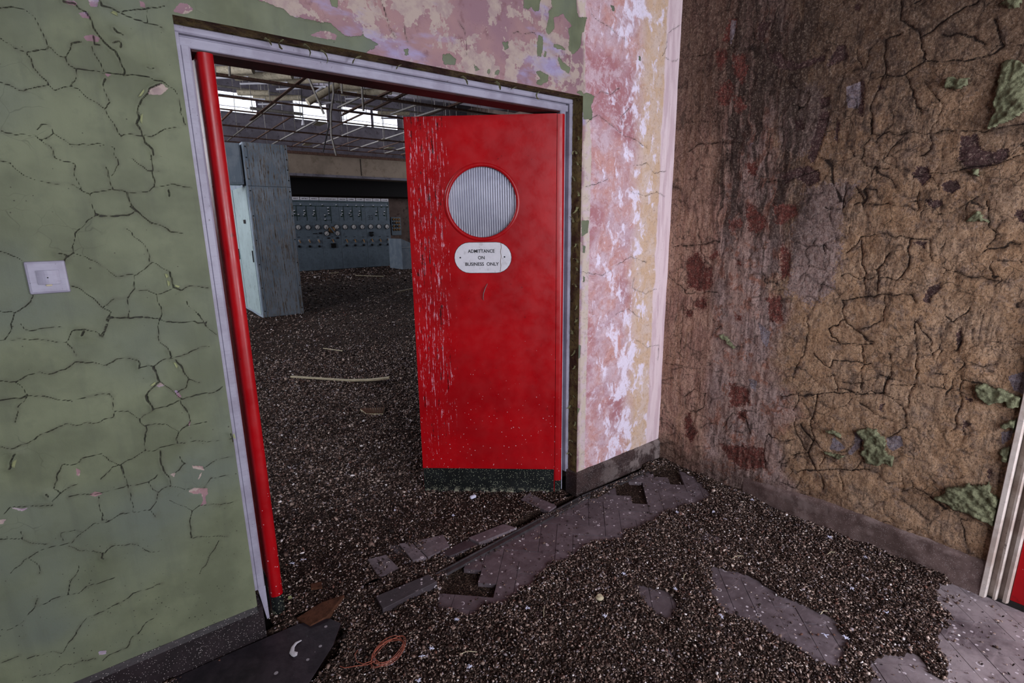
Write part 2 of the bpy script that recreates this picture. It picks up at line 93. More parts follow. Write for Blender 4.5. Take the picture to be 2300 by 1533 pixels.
PL = [[4.4,2.346],[4.696,2.344],[4.714,2.344],[4.946,2.343],[4.967,2.343],[5.254,2.342],[5.273,2.342],[5.551,2.34],[5.574,2.34],[6.18,2.337],[6.2,2.337],[6.485,2.336],[6.511,2.336],[6.788,2.335],[6.815,2.334],[7.09,2.333],[7.115,2.333],[7.406,2.332],[7.427,2.332],[7.697,2.33],[7.727,2.33],[7.997,2.329]]
IN = [[4.954,2.156],[5.264,2.16],[5.647,2.156],[6.109,2.153],[6.495,2.148],[6.799,2.143],[7.027,2.145],[7.418,2.146],[7.72,2.144],[7.94,2.147],[4.742,1.958],[5.049,1.966],[5.36,1.963],[5.828,2.056],[5.829,1.962],[6.289,1.969],[6.59,1.957],[6.903,1.953],[7.517,1.953],[7.819,1.945],[4.736,1.864],[5.059,1.884],[5.357,1.881],[6.292,1.879],[5.831,1.877],[6.543,1.88],[6.897,1.875],[7.492,1.853],[7.798,1.858],[4.858,1.837],[5.029,1.829],[5.328,1.829],[5.701,1.821],[6.257,1.822],[6.578,1.818],[6.865,1.819],[5.698,1.689]]
MV = [[4.812,2.091],[5.12,2.094],[5.425,2.098],[6.341,2.099],[6.653,2.102],[6.961,2.106],[7.576,2.103],[7.893,2.106],[5.909,2.094]]

# ------------------------------------------------------------------ helpers
def srgb(r, g, b, a=1.0):
    f = lambda c: (c / 255 / 12.92) if c <= 10 else ((c / 255 + 0.055) / 1.055) ** 2.4
    return (f(r), f(g), f(b), a)


class NT:
    """small node-graph writer"""
    def __init__(self, name):
        self.m = bpy.data.materials.new(name)
        self.m.use_nodes = True
        self.t = self.m.node_tree
        self.t.nodes.clear()
        self.out = self.t.nodes.new('ShaderNodeOutputMaterial')
        self.bsdf = self.t.nodes.new('ShaderNodeBsdfPrincipled')
        self.t.links.new(self.bsdf.outputs[0], self.out.inputs[0])
        self.tc = self.t.nodes.new('ShaderNodeTexCoord')
        self.co = self.tc.outputs['Object']

    def _in(self, sock, v):
        if v is None:
            return
        if isinstance(v, bpy.types.NodeSocket):
            self.t.links.new(v, sock)
        else:
            if sock.type == 'RGBA' and len(v) == 3:
                v = (*v, 1)
            sock.default_value = v

    def node(self, typ, ins=None, **props):
        n = self.t.nodes.new(typ)
        for k, v in props.items():
            setattr(n, k, v)
        for k, v in (ins or {}).items():
            self._in(n.inputs[k], v)
        return n

    def math(self, op, a, b=0.0, c=0.0, clamp=False):
        n = self.node('ShaderNodeMath', {0: a, 1: b, 2: c}, operation=op, use_clamp=clamp)
        return n.outputs[0]

    def mapc(self, scale=(1, 1, 1), loc=(0, 0, 0), co=None, rot=(0, 0, 0)):
        n = self.node('ShaderNodeMapping', {'Vector': co or self.co, 'Scale': scale, 'Location': loc, 'Rotation': rot})
        return n.outputs[0]

    def noise(self, scale=5, detail=4, rough=0.55, co=None, dist=0.0, color=False, ntype=None):
        n = self.node('ShaderNodeTexNoise', {'Vector': co or self.co, 'Scale': scale, 'Detail': min(detail, 5), 'Roughness': rough, 'Distortion': dist})
        return n.outputs['Color' if color else 0]

    def voro(self, scale=5, feature='F1', co=None, rand=1.0, out=0):
        n = self.node('ShaderNodeTexVoronoi', {'Vector': co or self.co, 'Scale': scale, 'Randomness': rand}, feature=feature)
        return n.outputs[out]

    def attr(self, name, out=2):
        n = self.node('ShaderNodeAttribute', attribute_name=name, attribute_type='GEOMETRY')
        return n.outputs[out]

    def ss(self, v, lo, hi, a=0.0, b=1.0):
        if lo > hi:
            lo, hi, a, b = hi, lo, b, a
        n = self.node('ShaderNodeMapRange', {'Value': v, 'From Min': lo, 'From Max': hi, 'To Min': a, 'To Max': b}, interpolation_type='SMOOTHSTEP')
        return n.outputs[0]

    def mix(self, fac, a, b, mode='MIX'):
        n = self.node('ShaderNodeMix', data_type='RGBA', blend_type=mode)
        self._in(n.inputs[0], fac)
        self._in(n.inputs[6], a)
        self._in(n.inputs[7], b)
        return n.outputs[2]

    def xyz(self, co=None):
        n = self.node('ShaderNodeSeparateXYZ', {0: co or self.co})
        return n.outputs

    def ramp(self, fac, stops, interp='LINEAR'):
        n = self.node('ShaderNodeValToRGB', {0: fac})
        cr = n.color_ramp
        cr.interpolation = interp
        while len(cr.elements) < len(stops):
            cr.elements.new(0.5)
        for e, (p, c) in zip(cr.elements, stops):
            e.position = p
            e.color = c if len(c) == 4 else (*c, 1)
        return n.outputs[0]

    def bump(self, h, strength=0.5, dist=0.01, normal=None):
        n = self.node('ShaderNodeBump', {'Height': h, 'Strength': strength, 'Distance': dist, 'Normal': normal})
        return n.outputs[0]

    def done(self, color, rough=0.8, normal=None, spec=0.3, metal=0.0):
        self._in(self.bsdf.inputs['Base Color'], color)
        self._in(self.bsdf.inputs['Roughness'], rough)
        self._in(self.bsdf.inputs['Metallic'], metal)
        self._in(self.bsdf.inputs['Specular IOR Level'], spec)
        if normal is not None:
            self._in(self.bsdf.inputs['Normal'], normal)
        return self.m


WM = {}


def wm(o):
    return WM.get(o.name, Matrix.Identity(4)) if o else Matrix.Identity(4)


def link(o, parent=None, local=None):
    COL.objects.link(o)
    if parent:
        o.parent = parent
    WM[o.name] = wm(parent) @ (local or Matrix.Identity(4))
    return o


def tag(o, label=None, cat=None, group=None, kind=None):
    if label:
        o['label'] = label
    if cat:
        o['category'] = cat
    if group:
        o['group'] = group
    if kind:
        o['kind'] = kind
    return o


def thing(name, label, cat, loc=(0, 0, 0), rotz=0.0, group=None, kind=None):
    o = bpy.data.objects.new(name, None)
    o.empty_display_size = 0.1
    o.location = loc
    o.rotation_euler = (0, 0, rotz)
    link(o, None, Matrix.Translation(loc) @ Matrix.Rotation(rotz, 4, 'Z'))
    return tag(o, label, cat, group, kind)


class MB:
    def __init__(self):
        self.v = []
        self.f = []

    def add(self, vs, fs):
        n = len(self.v)
        self.v += [tuple(p) for p in vs]
        self.f += [tuple(i + n for i in f) for f in fs]
        return self

    def box(self, x0, x1, y0, y1, z0, z1, rot=None, bev=0.0):
        if bev > 0:
            b = bev
            vs = []
            fs = []
            # chamfered box: 24 verts
            X = (x0, x1); Y = (y0, y1); Z = (z0, z1)
            idx = {}
            for i in (0, 1):
                for j in (0, 1):
                    for k in (0, 1):
                        sx, sy, sz = (1 - 2 * i) * b, (1 - 2 * j) * b, (1 - 2 * k) * b
                        for a, p in (('x', (X[i], Y[j] + sy, Z[k] + sz)), ('y', (X[i] + sx, Y[j], Z[k] + sz)), ('z', (X[i] + sx, Y[j] + sy, Z[k]))):
                            idx[(i, j, k, a)] = len(vs)
                            vs.append(p)
            for i in (0, 1):
                fs.append([idx[(i, 0, 0, 'x')], idx[(i, 1, 0, 'x')], idx[(i, 1, 1, 'x')], idx[(i, 0, 1, 'x')]])
                fs.append([idx[(0, i, 0, 'y')], idx[(1, i, 0, 'y')], idx[(1, i, 1, 'y')], idx[(0, i, 1, 'y')]])
                fs.append([idx[(0, 0, i, 'z')], idx[(1, 0, i, 'z')], idx[(1, 1, i, 'z')], idx[(0, 1, i, 'z')]])
            for i in (0, 1):
                for j in (0, 1):
                    fs.append([idx[(i, j, 0, 'x')], idx[(i, j, 0, 'y')], idx[(i, j, 1, 'y')], idx[(i, j, 1, 'x')]])
                    fs.append([idx[(i, 0, j, 'x')], idx[(i, 0, j, 'z')], idx[(i, 1, j, 'z')], idx[(i, 1, j, 'x')]])
                    fs.append([idx[(0, i, j, 'y')], idx[(0, i, j, 'z')], idx[(1, i, j, 'z')], idx[(1, i, j, 'y')]])
                    for k in (0, 1):
                        fs.append([idx[(i, j, k, 'x')], idx[(i, j, k, 'y')], idx[(i, j, k, 'z')]])
        else:
            vs = [(x, y, z) for x in (x0, x1) for y in (y0, y1) for z in (z0, z1)]
            fs = [(0, 1, 3, 2), (4, 6, 7, 5), (0, 4, 5, 1), (2, 3, 7, 6), (0, 2, 6, 4), (1, 5, 7, 3)]
        if rot is not None:
            vs = [tuple(rot @ Vector(p)) for p in vs]
        return self.add(vs, fs)

    def prism(self, pts, z0, z1, rot=None):
        n = len(pts)
        vs = [(x, y, z0) for x, y in pts] + [(x, y, z1) for x, y in pts]
        fs = [tuple(range(n - 1, -1, -1)), tuple(range(n, 2 * n))] + [(i, (i + 1) % n, (i + 1) % n + n, i + n) for i in range(n)]
        if rot is not None:
            vs = [tuple(rot @ Vector(p)) for p in vs]
        return self.add(vs, fs)

    def tube(self, pts, r, n=8, caps=True):
        pts = [Vector(p) for p in pts]
        rs = r if isinstance(r, (list, tuple)) else [r] * len(pts)
        vs = []
        fs = []
        ref = None
        for i, p in enumerate(pts):
            d = (pts[min(i + 1, len(pts) - 1)] - pts[max(i - 1, 0)]).normalized()
            if ref is None:
                ref = Vector((0, 0, 1)) if abs(d.z) < 0.9 else Vector((1, 0, 0))
            a = d.cross(ref).normalized()
            b = a.cross(d).normalized()
            ref = b
            for k in range(n):
                t = 2 * math.pi * k / n
                vs.append(tuple(p + (a * math.cos(t) + b * math.sin(t)) * rs[i]))
            if i:
                for k in range(n):
                    fs.append(((i - 1) * n + k, (i - 1) * n + (k + 1) % n, i * n + (k + 1) % n, i * n + k))
        if caps:
            fs.append(tuple(range(n - 1, -1, -1)))
            fs.append(tuple(range((len(pts) - 1) * n, len(pts) * n)))
        return self.add(vs, fs)

    def beam(self, a, b, w, h, up=(0, 0, 1)):
        a = Vector(a); b = Vector(b)
        d = (b - a).normalized()
        s = d.cross(Vector(up)).normalized() * (w / 2)
        u = s.cross(d).normalized() * (h / 2)
        vs = [tuple(p + i * s + j * u) for p in (a, b) for i in (-1, 1) for j in (-1, 1)]
        return self.add(vs, [(0, 1, 3, 2), (4, 6, 7, 5), (0, 4, 5, 1), (2, 3, 7, 6), (0, 2, 6, 4), (1, 5, 7, 3)])

    def angle(self, a, b, w, t=0.004):      # L-section iron bar
        a = Vector(a); b = Vector(b)
        up = Vector((0, 0, 1))
        s = (b - a).normalized().cross(up).normalized()
        self.beam(a + s * w / 2, b + s * w / 2, w, t)
        return self.beam(a + up * w / 2, b + up * w / 2, t, w)

    def lathe(self, prof, n=24, axis='y', c=(0, 0, 0), caps=True):
        # prof: list of (radius, along-axis)
        vs = []
        fs = []
        for r, h in prof:
            for k in range(n):
                t = 2 * math.pi * k / n
                x, z = r * math.cos(t), r * math.sin(t)
                if axis == 'y':
                    vs.append((c[0] + x, c[1] + h, c[2] + z))
                elif axis == 'z':
                    vs.append((c[0] + x, c[1] + z, c[2] + h))
                else:
                    vs.append((c[0] + h, c[1] + x, c[2] + z))
        for i in range(1, len(prof)):
            for k in range(n):
                fs.append(((i - 1) * n + k, (i - 1) * n + (k + 1) % n, i * n + (k + 1) % n, i * n + k))
        if caps and prof[0][0] > 0:
            fs.append(tuple(range(n - 1, -1, -1)))
        if caps and prof[-1][0] > 0:
            fs.append(tuple(range((len(prof) - 1) * n, len(prof) * n)))
        return self.add(vs, fs)

    def build(self, name, mat, parent=None, local=False, smooth=False):
        me = bpy.data.meshes.new(name)
        vs = self.v
        if parent is not None and not local:
            inv = wm(parent).inverted()
            vs = [tuple(inv @ Vector(p)) for p in vs]
        me.from_pydata(vs, [], self.f)
        me.materials.append(mat)
        import bmesh
        bm = bmesh.new()
        bm.from_mesh(me)
        bmesh.ops.recalc_face_normals(bm, faces=bm.faces)
        bm.to_mesh(me)
        bm.free()
        if smooth:
            for pl in me.polygons:
                pl.use_smooth = True
        o = bpy.data.objects.new(name, me)
        if smooth:
            try:
                me.set_sharp_from_angle(angle=math.radians(40))
            except Exception:
                pass
        return link(o, parent)


def np_mesh(name, verts, faces, mat, parent=None, attrs=None, smooth=True):
    """faces: (n,3) or (n,4) int array"""
    me = bpy.data.meshes.new(name)
    nv, nf, k = len(verts), len(faces), faces.shape[1]
    me.vertices.add(nv)
    me.vertices.foreach_set('co', verts.astype(np.float32).ravel())
    me.loops.add(nf * k)
    me.loops.foreach_set('vertex_index', faces.astype(np.int32).ravel())
    me.polygons.add(nf)
    me.polygons.foreach_set('loop_start', np.arange(0, nf * k, k, dtype=np.int32))
    me.polygons.foreach_set('loop_total', np.full(nf, k, dtype=np.int32))
    if smooth:
        me.polygons.foreach_set('use_smooth', np.ones(nf, dtype=bool))
    me.update(calc_edges=True)
    for an, av in (attrs or {}).items():
        if av.ndim == 1:
            a = me.attributes.new(an, 'FLOAT', 'POINT')
            a.data.foreach_set('value', av.astype(np.float32))
        else:
            a = me.attributes.new(an, 'FLOAT_COLOR', 'POINT')
            c = np.ones((nv, 4), np.float32)
            c[:, :3] = av
            a.data.foreach_set('color', c.ravel())
    me.materials.append(mat)
    o = bpy.data.objects.new(name, me)
    return link(o, parent)


def vnoise(x, y, scale, seed=0, octaves=3):
    out = np.zeros_like(x, dtype=np.float64)
    amp, tot = 1.0, 0.0
    for o in range(octaves):
        r = np.random.default_rng(seed * 31 + o)
        g = r.random((256, 256))
        u = x * scale + 57.3 * o + 1000
        v = y * scale + 17.7 * o + 1000
        i = np.floor(u).astype(int); j = np.floor(v).astype(int)
        fu = u - i; fv = v - j
        fu = fu * fu * (3 - 2 * fu); fv = fv * fv * (3 - 2 * fv)
        a = g[i % 256, j % 256]; b = g[(i + 1) % 256, j % 256]
        c = g[i % 256, (j + 1) % 256]; d = g[(i + 1) % 256, (j + 1) % 256]
        out += amp * ((a * (1 - fu) + b * fu) * (1 - fv) + (c * (1 - fu) + d * fu) * fv)
        tot += amp
        amp *= 0.5
        scale *= 2
    return out / tot


def seg_dist(U, V, a, b):
    ab = np.array([b[0] - a[0], b[1] - a[1]])
    L = ab @ ab + 1e-12
    t = np.clip(((U - a[0]) * ab[0] + (V - a[1]) * ab[1]) / L, 0, 1)
    return np.hypot(U - a[0] - t * ab[0], V - a[1] - t * ab[1])


def sdf_polys(us, vs, polys, clampd=0.03):
    """signed distance on the grid us x vs, positive inside any polygon"""
    S = np.full((len(us), len(vs)), -clampd)
    for p in polys:
        p = [(x / 1000, y / 1000) for x, y in p]
        px = [q[0] for q in p]; py = [q[1] for q in p]
        i0, i1 = np.searchsorted(us, [min(px) - clampd, max(px) + clampd])
        j0, j1 = np.searchsorted(vs, [min(py) - clampd, max(py) + clampd])
        if i1 <= i0 or j1 <= j0:
            continue
        U, V = np.meshgrid(us[i0:i1], vs[j0:j1], indexing='ij')
        dmin = np.full(U.shape, 1e9)
        ins = np.zeros(U.shape, bool)
        for k in range(len(p)):
            a, b = p[k], p[(k + 1) % len(p)]
            dmin = np.minimum(dmin, seg_dist(U, V, a, b))
            c = ((a[1] > V) != (b[1] > V))
            with np.errstate(divide='ignore', invalid='ignore'):
                xx = (b[0] - a[0]) * (V - a[1]) / (b[1] - a[1] + 1e-15) + a[0]
            ins ^= c & (U < xx)
        s = np.where(ins, dmin, -dmin)
        S[i0:i1, j0:j1] = np.maximum(S[i0:i1, j0:j1], np.clip(s, -clampd, clampd))
    return S


def crack_field(us, vs, cracks, rad=0.03, seed=3, wamp=0.011, wsc=45, wpow=0.5):
    """min distance/width to any crack polyline (metres), and the same for the gaping ones only"""
    Cc = np.full((len(us), len(vs)), rad)
    G = np.full((len(us), len(vs)), rad)
    for w, pts in cracks:
        P = [(x / 1000, y / 1000) for x, y in pts]
        for a, b in zip(P[:-1], P[1:]):
            i0, i1 = np.searchsorted(us, [min(a[0], b[0]) - rad, max(a[0], b[0]) + rad])
            j0, j1 = np.searchsorted(vs, [min(a[1], b[1]) - rad, max(a[1], b[1]) + rad])
            if i1 <= i0 or j1 <= j0:
                continue
            U, V = np.meshgrid(us[i0:i1], vs[j0:j1], indexing='ij')
            wu = U + (vnoise(U, V, wsc, seed, 2) - 0.5) * wamp
            wv = V + (vnoise(U, V, wsc, seed + 1, 2) - 0.5) * wamp
            d = seg_dist(wu, wv, a, b)
            Cc[i0:i1, j0:j1] = np.minimum(Cc[i0:i1, j0:j1], d / w ** wpow)
            if w > 2:
                G[i0:i1, j0:j1] = np.minimum(G[i0:i1, j0:j1], d)
    return Cc, G


def grid_faces(nu, nv, keep=None):
    I, J = np.meshgrid(np.arange(nu - 1), np.arange(nv - 1), indexing='ij')
    a = (I * nv + J)
    F = np.stack([a, a + nv, a + nv + 1, a + 1], -1)
    if keep is not None:
        return F[keep]
    return F.reshape(-1, 4)


def axis_coords(stops):
    """stops: [(pos, step), ...] -> array including every stop exactly"""
    out = [stops[0][0]]
    for (a, s), (b, _) in zip(stops[:-1], stops[1:]):
        n = max(1, int(round((b - a) / s)))
        out += list(np.linspace(a, b, n + 1)[1:])
    return np.array(out)

# ------------------------------------------------------------------ materials
def mat_front():
    m = NT('peeling_green_plaster')
    X, Y, Z = m.xyz()
    n_f = m.noise(140, 3, 0.6)
    n_m = m.noise(28, 5, 0.6)
    n_l = m.noise(4.5, 4, 0.6)
    # green emulsion coat
    g = m.mix(m.ss(n_l, 0.35, 0.65), srgb(98, 104, 82), srgb(118, 125, 99))
    g = m.mix(m.ss(m.noise(2.2, 3, 0.5), 0.45, 0.7), g, srgb(100, 108, 96))
    g = m.mix(m.math('MULTIPLY', m.ss(n_m, 0.52, 0.7), 0.35), g, srgb(98, 104, 84))
    st = m.noise(1.0, 5, 0.6, co=m.mapc((22, 22, 1.6)))
    g = m.mix(m.math('MULTIPLY', m.ss(st, 0.5, 0.7), 0.22), g, srgb(80, 84, 74))
    # specks (drops, dirt) growing denser towards the floor
    vd = m.voro(70, co=m.mapc((1, 1, 1)))
    low = m.ss(Z, 1.3, 0.1, 0.0, 1.0)
    spk = m.math('LESS_THAN', m.math('ADD', vd, m.math('MULTIPLY', m.noise(9, 2), 0.25)), m.math('MULTIPLY', low, 0.225))
    vd2 = m.voro(38, co=m.mapc((1, 1, 1), (3.3, 0, 1.7)))
    spk2 = m.math('LESS_THAN', m.math('ADD', vd2, m.math('MULTIPLY', m.noise(6, 2), 0.22)), 0.155)
    # plaster beneath, left and above the door: mauve with cream distemper left on it
    wco = m.node('ShaderNodeVectorMath', {0: m.co, 1: m.node('ShaderNodeVectorMath', {0: m.noise(7, 3, color=True), 3: 0.10}, operation='SCALE').outputs[0]}, operation='ADD').outputs[0]
    p1 = m.noise(9, 9, 0.62, co=wco)
    base = m.mix(m.ss(m.noise(3.1, 4, 0.6), 0.4, 0.62), srgb(140, 110, 118), srgb(158, 126, 124))
    base = m.mix(m.ss(m.noise(17, 5, 0.65), 0.55, 0.68), base, srgb(130, 98, 102))
    creamm = m.ss(m.math('ADD', p1, m.math('MULTIPLY', m.math('SUBTRACT', n_f, 0.5), 0.10)), 0.512, 0.528)
    base = m.mix(creamm, base, m.mix(m.ss(n_m, 0.4, 0.65), srgb(172, 156, 146), srgb(156, 136, 134)))
    lav = m.noise(1.0, 6, 0.6, co=m.mapc((2.6, 2, 7.5), rot=(0, 0.35, 0)))
    base = m.mix(m.math('MULTIPLY', m.ss(lav, 0.55, 0.68), 0.8), base, srgb(156, 150, 186))
    # zone to the right of the opening
    wob = m.math('MULTIPLY', m.math('SUBTRACT', m.noise(5, 5, 0.65), 0.5), 0.16)
    xs = m.math('ADD', X, wob)
    sal = m.mix(m.ss(m.noise(6, 6, 0.65, co=wco), 0.36, 0.62), srgb(198, 150, 143), srgb(192, 163, 172))
    sal = m.mix(m.ss(m.noise(2.6, 4, 0.5), 0.5, 0.64), sal, srgb(170, 118, 124))
    rings = m.voro(7.5, 'SMOOTH_F1', co=wco)
    veil = m.noise(11, 8, 0.7, co=wco)
    sal = m.mix(m.ss(veil, 0.46, 0.62, 0, 0.75), sal, srgb(206, 184, 194))
    efl = m.noise(10, 10, 0.68, co=m.mapc((1.3, 1, 0.75), co=wco))
    eband = m.math('ADD', m.ss(xs, 1.85, 2.16), m.ss(xs, 2.34, 2.16, -0.75, 0.0))
    sp1 = m.noise(34, 8, 0.78, co=wco)
    sal = m.mix(m.ss(sp1, 0.54, 0.62, 0, 0.6), sal, srgb(222, 200, 208))
    sal = m.mix(m.ss(sp1, 0.45, 0.38, 0, 0.55), sal, srgb(166, 112, 108))
    thr = m.math('SUBTRACT', 0.615, m.math('MULTIPLY', eband, 0.105))
    thr = m.math('SUBTRACT', thr, m.ss(Z, 1.3, 0.4, 0, 0.035))
    och = m.mix(m.ss(m.noise(13, 7, 0.7, co=wco), 0.4, 0.6), srgb(206, 176, 148), srgb(212, 190, 176))
    och = m.mix(m.math('MULTIPLY', m.ss(m.noise(60, 4, 0.7), 0.55, 0.66), 0.45), och, srgb(150, 118, 100))
    rz = m.mix(m.ss(xs, 2.10, 2.24), sal, och)
    rz = m.mix(m.ss(m.math('SUBTRACT', m.math('ADD', efl, m.math('MULTIPLY', m.math('SUBTRACT', n_m, 0.5), 0.12)), thr), -0.02, 0.08, 0, 0.9), rz, srgb(236, 228, 246))
    rz = m.mix(m.math('MULTIPLY', m.ss(m.noise(70, 5, 0.75), 0.56, 0.66), 0.4), rz, srgb(146, 112, 104))
    strip = m.mix(m.ss(m.noise(1.0, 6, 0.6, co=m.mapc((30, 5, 3))), 0.45, 0.6), srgb(226, 206, 210), srgb(208, 184, 190))
    rz = m.mix(m.ss(m.math('ADD', X, m.math('MULTIPLY', wob, 0.35)), 2.35, 2.365), rz, strip)
    crm = m.mix(m.ss(n_m, 0.45, 0.6), srgb(196, 182, 168), srgb(200, 182, 184))
    crm = m.mix(m.math('MULTIPLY', m.ss(m.noise(45, 4, 0.7), 0.55, 0.65), 0.5), crm, srgb(156, 138, 132))
    edge = m.math('ADD', X, m.math('MULTIPLY', m.math('SUBTRACT', m.noise(30, 3), 0.5), 0.02))
    edge = m.math('ADD', edge, m.ss(Z, 1.75, 2.1, 0, 0.05))
    rz = m.mix(m.ss(edge, 1.832, 1.838), crm, rz)
    zone = m.ss(m.math('ADD', m.math('ADD', X, m.math('MULTIPLY', wob, 0.5)), m.ss(Z, 2.0, 2.5, 0.0, 0.06)), 1.775, 1.80)
    base = m.mix(zone, base, rz)
    # scuffs of dirt
    base = m.mix(m.math('MULTIPLY', m.ss(m.noise(85, 5, 0.7), 0.6, 0.72), 0.45), base, srgb(96, 74, 72))
    gd = m.math('ADD', m.attr('gd'), m.math('ADD', m.math('MULTIPLY', m.math('SUBTRACT', m.noise(35, 5, 0.65), 0.5), 0.020), m.math('MULTIPLY', m.math('SUBTRACT', n_f, 0.5), 0.006)))
    gmask = m.math('GREATER_THAN', gd, 0.0)
    ed = m.math('ADD', m.attr('ed'), m.math('MULTIPLY', m.math('SUBTRACT', n_f, 0.5), 0.006))
    emask = m.math('GREATER_THAN', ed, 0.0)
    gm = m.math('MULTIPLY', gmask, m.math('SUBTRACT', 1.0, emask))
    g = m.mix(m.math('MULTIPLY', spk, 0.9), g, srgb(38, 38, 32))
    g = m.mix(m.math('MULTIPLY', spk2, 0.8), g, srgb(60, 58, 48))
    col = m.mix(gm, base, g)
    # cracks: dirt-filled
    cd = m.math('ADD', m.attr('cd'), m.math('MULTIPLY', m.math('SUBTRACT', n_f, 0.5), 0.0012))
    ck = m.ss(cd, 0.00155, 0.0004)
    fine = m.node('ShaderNodeTexVoronoi', {'Vector': wco, 'Scale': 13.0}, feature='DISTANCE_TO_EDGE').outputs[0]
    fk = m.math('MULTIPLY', m.ss(fine, 0.012, 0.002), m.ss(m.noise(3.3, 3), 0.58, 0.64))
    fk = m.math('MULTIPLY', fk, 0.3)
    ck = m.math('MAXIMUM', ck, fk)
    col = m.mix(m.math('MULTIPLY', ck, 0.93), col, srgb(26, 24, 22))
    grime = m.ss(m.attr('cd'), 0.010, 0.0, 0.0, 0.28)
    col = m.mix(m.math('MULTIPLY', grime, m.ss(n_m, 0.4, 0.6)), col, srgb(70, 66, 56))
    # bump
    h = m.math('MULTIPLY', m.ss(gd, -0.001, 0.002), 0.5)
    h = m.math('ADD', h, m.math('MULTIPLY', n_m, 0.25))
    h = m.math('ADD', h, m.math('MULTIPLY', m.noise(200, 3, 0.7), 0.14))
    h = m.math('SUBTRACT', h, m.ss(m.attr('cd'), 0.0016, 0.0004))
    return m.done(col, 0.62, m.bump(h, 0.75, 0.004), 0.25)


def mat_right():
    m = NT('cracked_damp_plaster')
    X, Y, Z = m.xyz()
    wv = m.node('ShaderNodeVectorMath', {0: m.noise(8, 3, color=True), 3: 0.09}, operation='SCALE').outputs[0]
    wco = m.node('ShaderNodeVectorMath', {0: m.co, 1: wv}, operation='ADD').outputs[0]
    n_f = m.noise(160, 3, 0.65)
    n_m = m.noise(40, 5, 0.65)
    n_l = m.noise(6, 5, 0.62, co=wco)
    streak = m.noise(1.0, 6, 0.65, co=m.mapc((1, 34, 3.2), co=wco))
    streak2 = m.noise(1.0, 5, 0.6, co=m.mapc((1, 90, 7)))
    # ochre-brown render
    och = m.mix(m.ss(n_l, 0.38, 0.64), srgb(204, 162, 124), srgb(220, 182, 148))
    och = m.mix(m.ss(m.noise(22, 5, 0.7), 0.5, 0.64), och, srgb(180, 150, 128))
    och = m.mix(m.math('MULTIPLY', m.ss(n_f, 0.5, 0.66), 0.35), och, srgb(206, 172, 130))
    # tan-pink zone next to the corner
    tan = m.mix(m.ss(n_l, 0.4, 0.6), srgb(226, 182, 158), srgb(212, 166, 148))
    tan = m.mix(m.math('MULTIPLY', m.ss(streak, 0.5, 0.62), 0.5), tan, srgb(184, 136, 104))
    mau = m.mix(m.ss(n_l, 0.4, 0.6), srgb(210, 174, 160), srgb(218, 188, 180))
    mau = m.mix(m.ss(m.noise(14, 6, 0.7, co=wco), 0.52, 0.6), mau, srgb(198, 142, 122))
    wob = m.math('MULTIPLY', m.math('SUBTRACT', m.noise(3.4, 5, 0.62), 0.5), 0.5)
    ys = m.math('ADD', Y, wob)
    tilt = m.math('SUBTRACT', ys, m.math('MULTIPLY', Z, 0.10))
    col = m.mix(m.ss(tilt, 0.93, 1.06), och, mau)
    col = m.mix(m.ss(m.math('ADD', Y, m.math('MULTIPLY', wob, 0.25)), 1.42, 1.50), col, tan)

    def patch(col, att, c1, c2, amp=0.012):
        d = m.math('ADD', m.attr(att), m.math('ADD', m.math('MULTIPLY', m.math('SUBTRACT', n_m, 0.5), amp * 1.7), m.math('MULTIPLY', m.math('SUBTRACT', n_f, 0.5), amp)))
        k = m.ss(d, -0.0008, 0.0012)
        return m.mix(k, col, m.mix(m.ss(m.noise(55, 4, 0.7), 0.42, 0.6), c1, c2)), k
    col, km = patch(col, 'mv', srgb(190, 160, 150), srgb(202, 178, 170), 0.07)
    # dark damp streaks
    dz = m.ss(m.math('ADD', Y, m.math('MULTIPLY', wob, 0.2)), 1.56, 1.46)
    dz = m.math('MULTIPLY', dz, m.ss(m.math('ADD', Y, m.math('MULTIPLY', wob, 0.6)), 0.98, 1.16))
    hz = m.ss(m.math('ADD', Z, m.math('MULTIPLY', wob, 1.1)), 0.75, 1.75, 0.25, 1.0)
    ds = m.math('MULTIPLY', m.math('MULTIPLY', dz, hz), m.ss(streak, 0.42, 0.54))
    col = m.mix(m.math('MULTIPLY', ds, 0.9), col, srgb(42, 34, 34))
    ds2 = m.math('MULTIPLY', m.ss(streak2, 0.5, 0.63), m.math('MULTIPLY', m.ss(n_l, 0.46, 0.6), 0.6))
    col = m.mix(ds2, col, srgb(70, 54, 44))
    # painted vignette and mould mottling darken the upper part
    top_dark = m.ss(m.math('ADD', Z, m.math('MULTIPLY', m.math('SUBTRACT', m.noise(3, 6, 0.65), 0.5), 1.6)), 1.15, 2.25, 0.0, 0.74)
    col = m.mix(top_dark, col, m.mix(m.ss(n_m, 0.4, 0.6), srgb(72, 56, 48), srgb(98, 80, 68)))
    col, kr = patch(col, 'rd', srgb(148, 80, 70), srgb(120, 72, 64), 0.04)
    col, kp = patch(col, 'pp', srgb(84, 60, 60), srgb(104, 76, 74), 0.018)
    col, kl = patch(col, 'pl', srgb(176, 166, 176), srgb(160, 144, 148), 0.008)
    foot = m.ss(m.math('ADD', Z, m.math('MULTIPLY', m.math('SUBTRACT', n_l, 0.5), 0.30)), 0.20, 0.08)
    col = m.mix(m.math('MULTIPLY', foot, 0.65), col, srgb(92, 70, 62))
    # granular weathering of the surface
    gr1 = m.noise(120, 6, 0.85)
    gr2 = m.noise(1.0, 6, 0.75, co=m.mapc((1, 150, 60)))
    col = m.mix(m.ss(gr1, 0.48, 0.39, 0, 0.66), col, srgb(66, 48, 42))
    col = m.mix(m.ss(gr1, 0.53, 0.62, 0, 0.45), col, srgb(236, 212, 190))
    col = m.mix(m.ss(gr2, 0.48, 0.38, 0, 0.6), col, srgb(60, 46, 42))
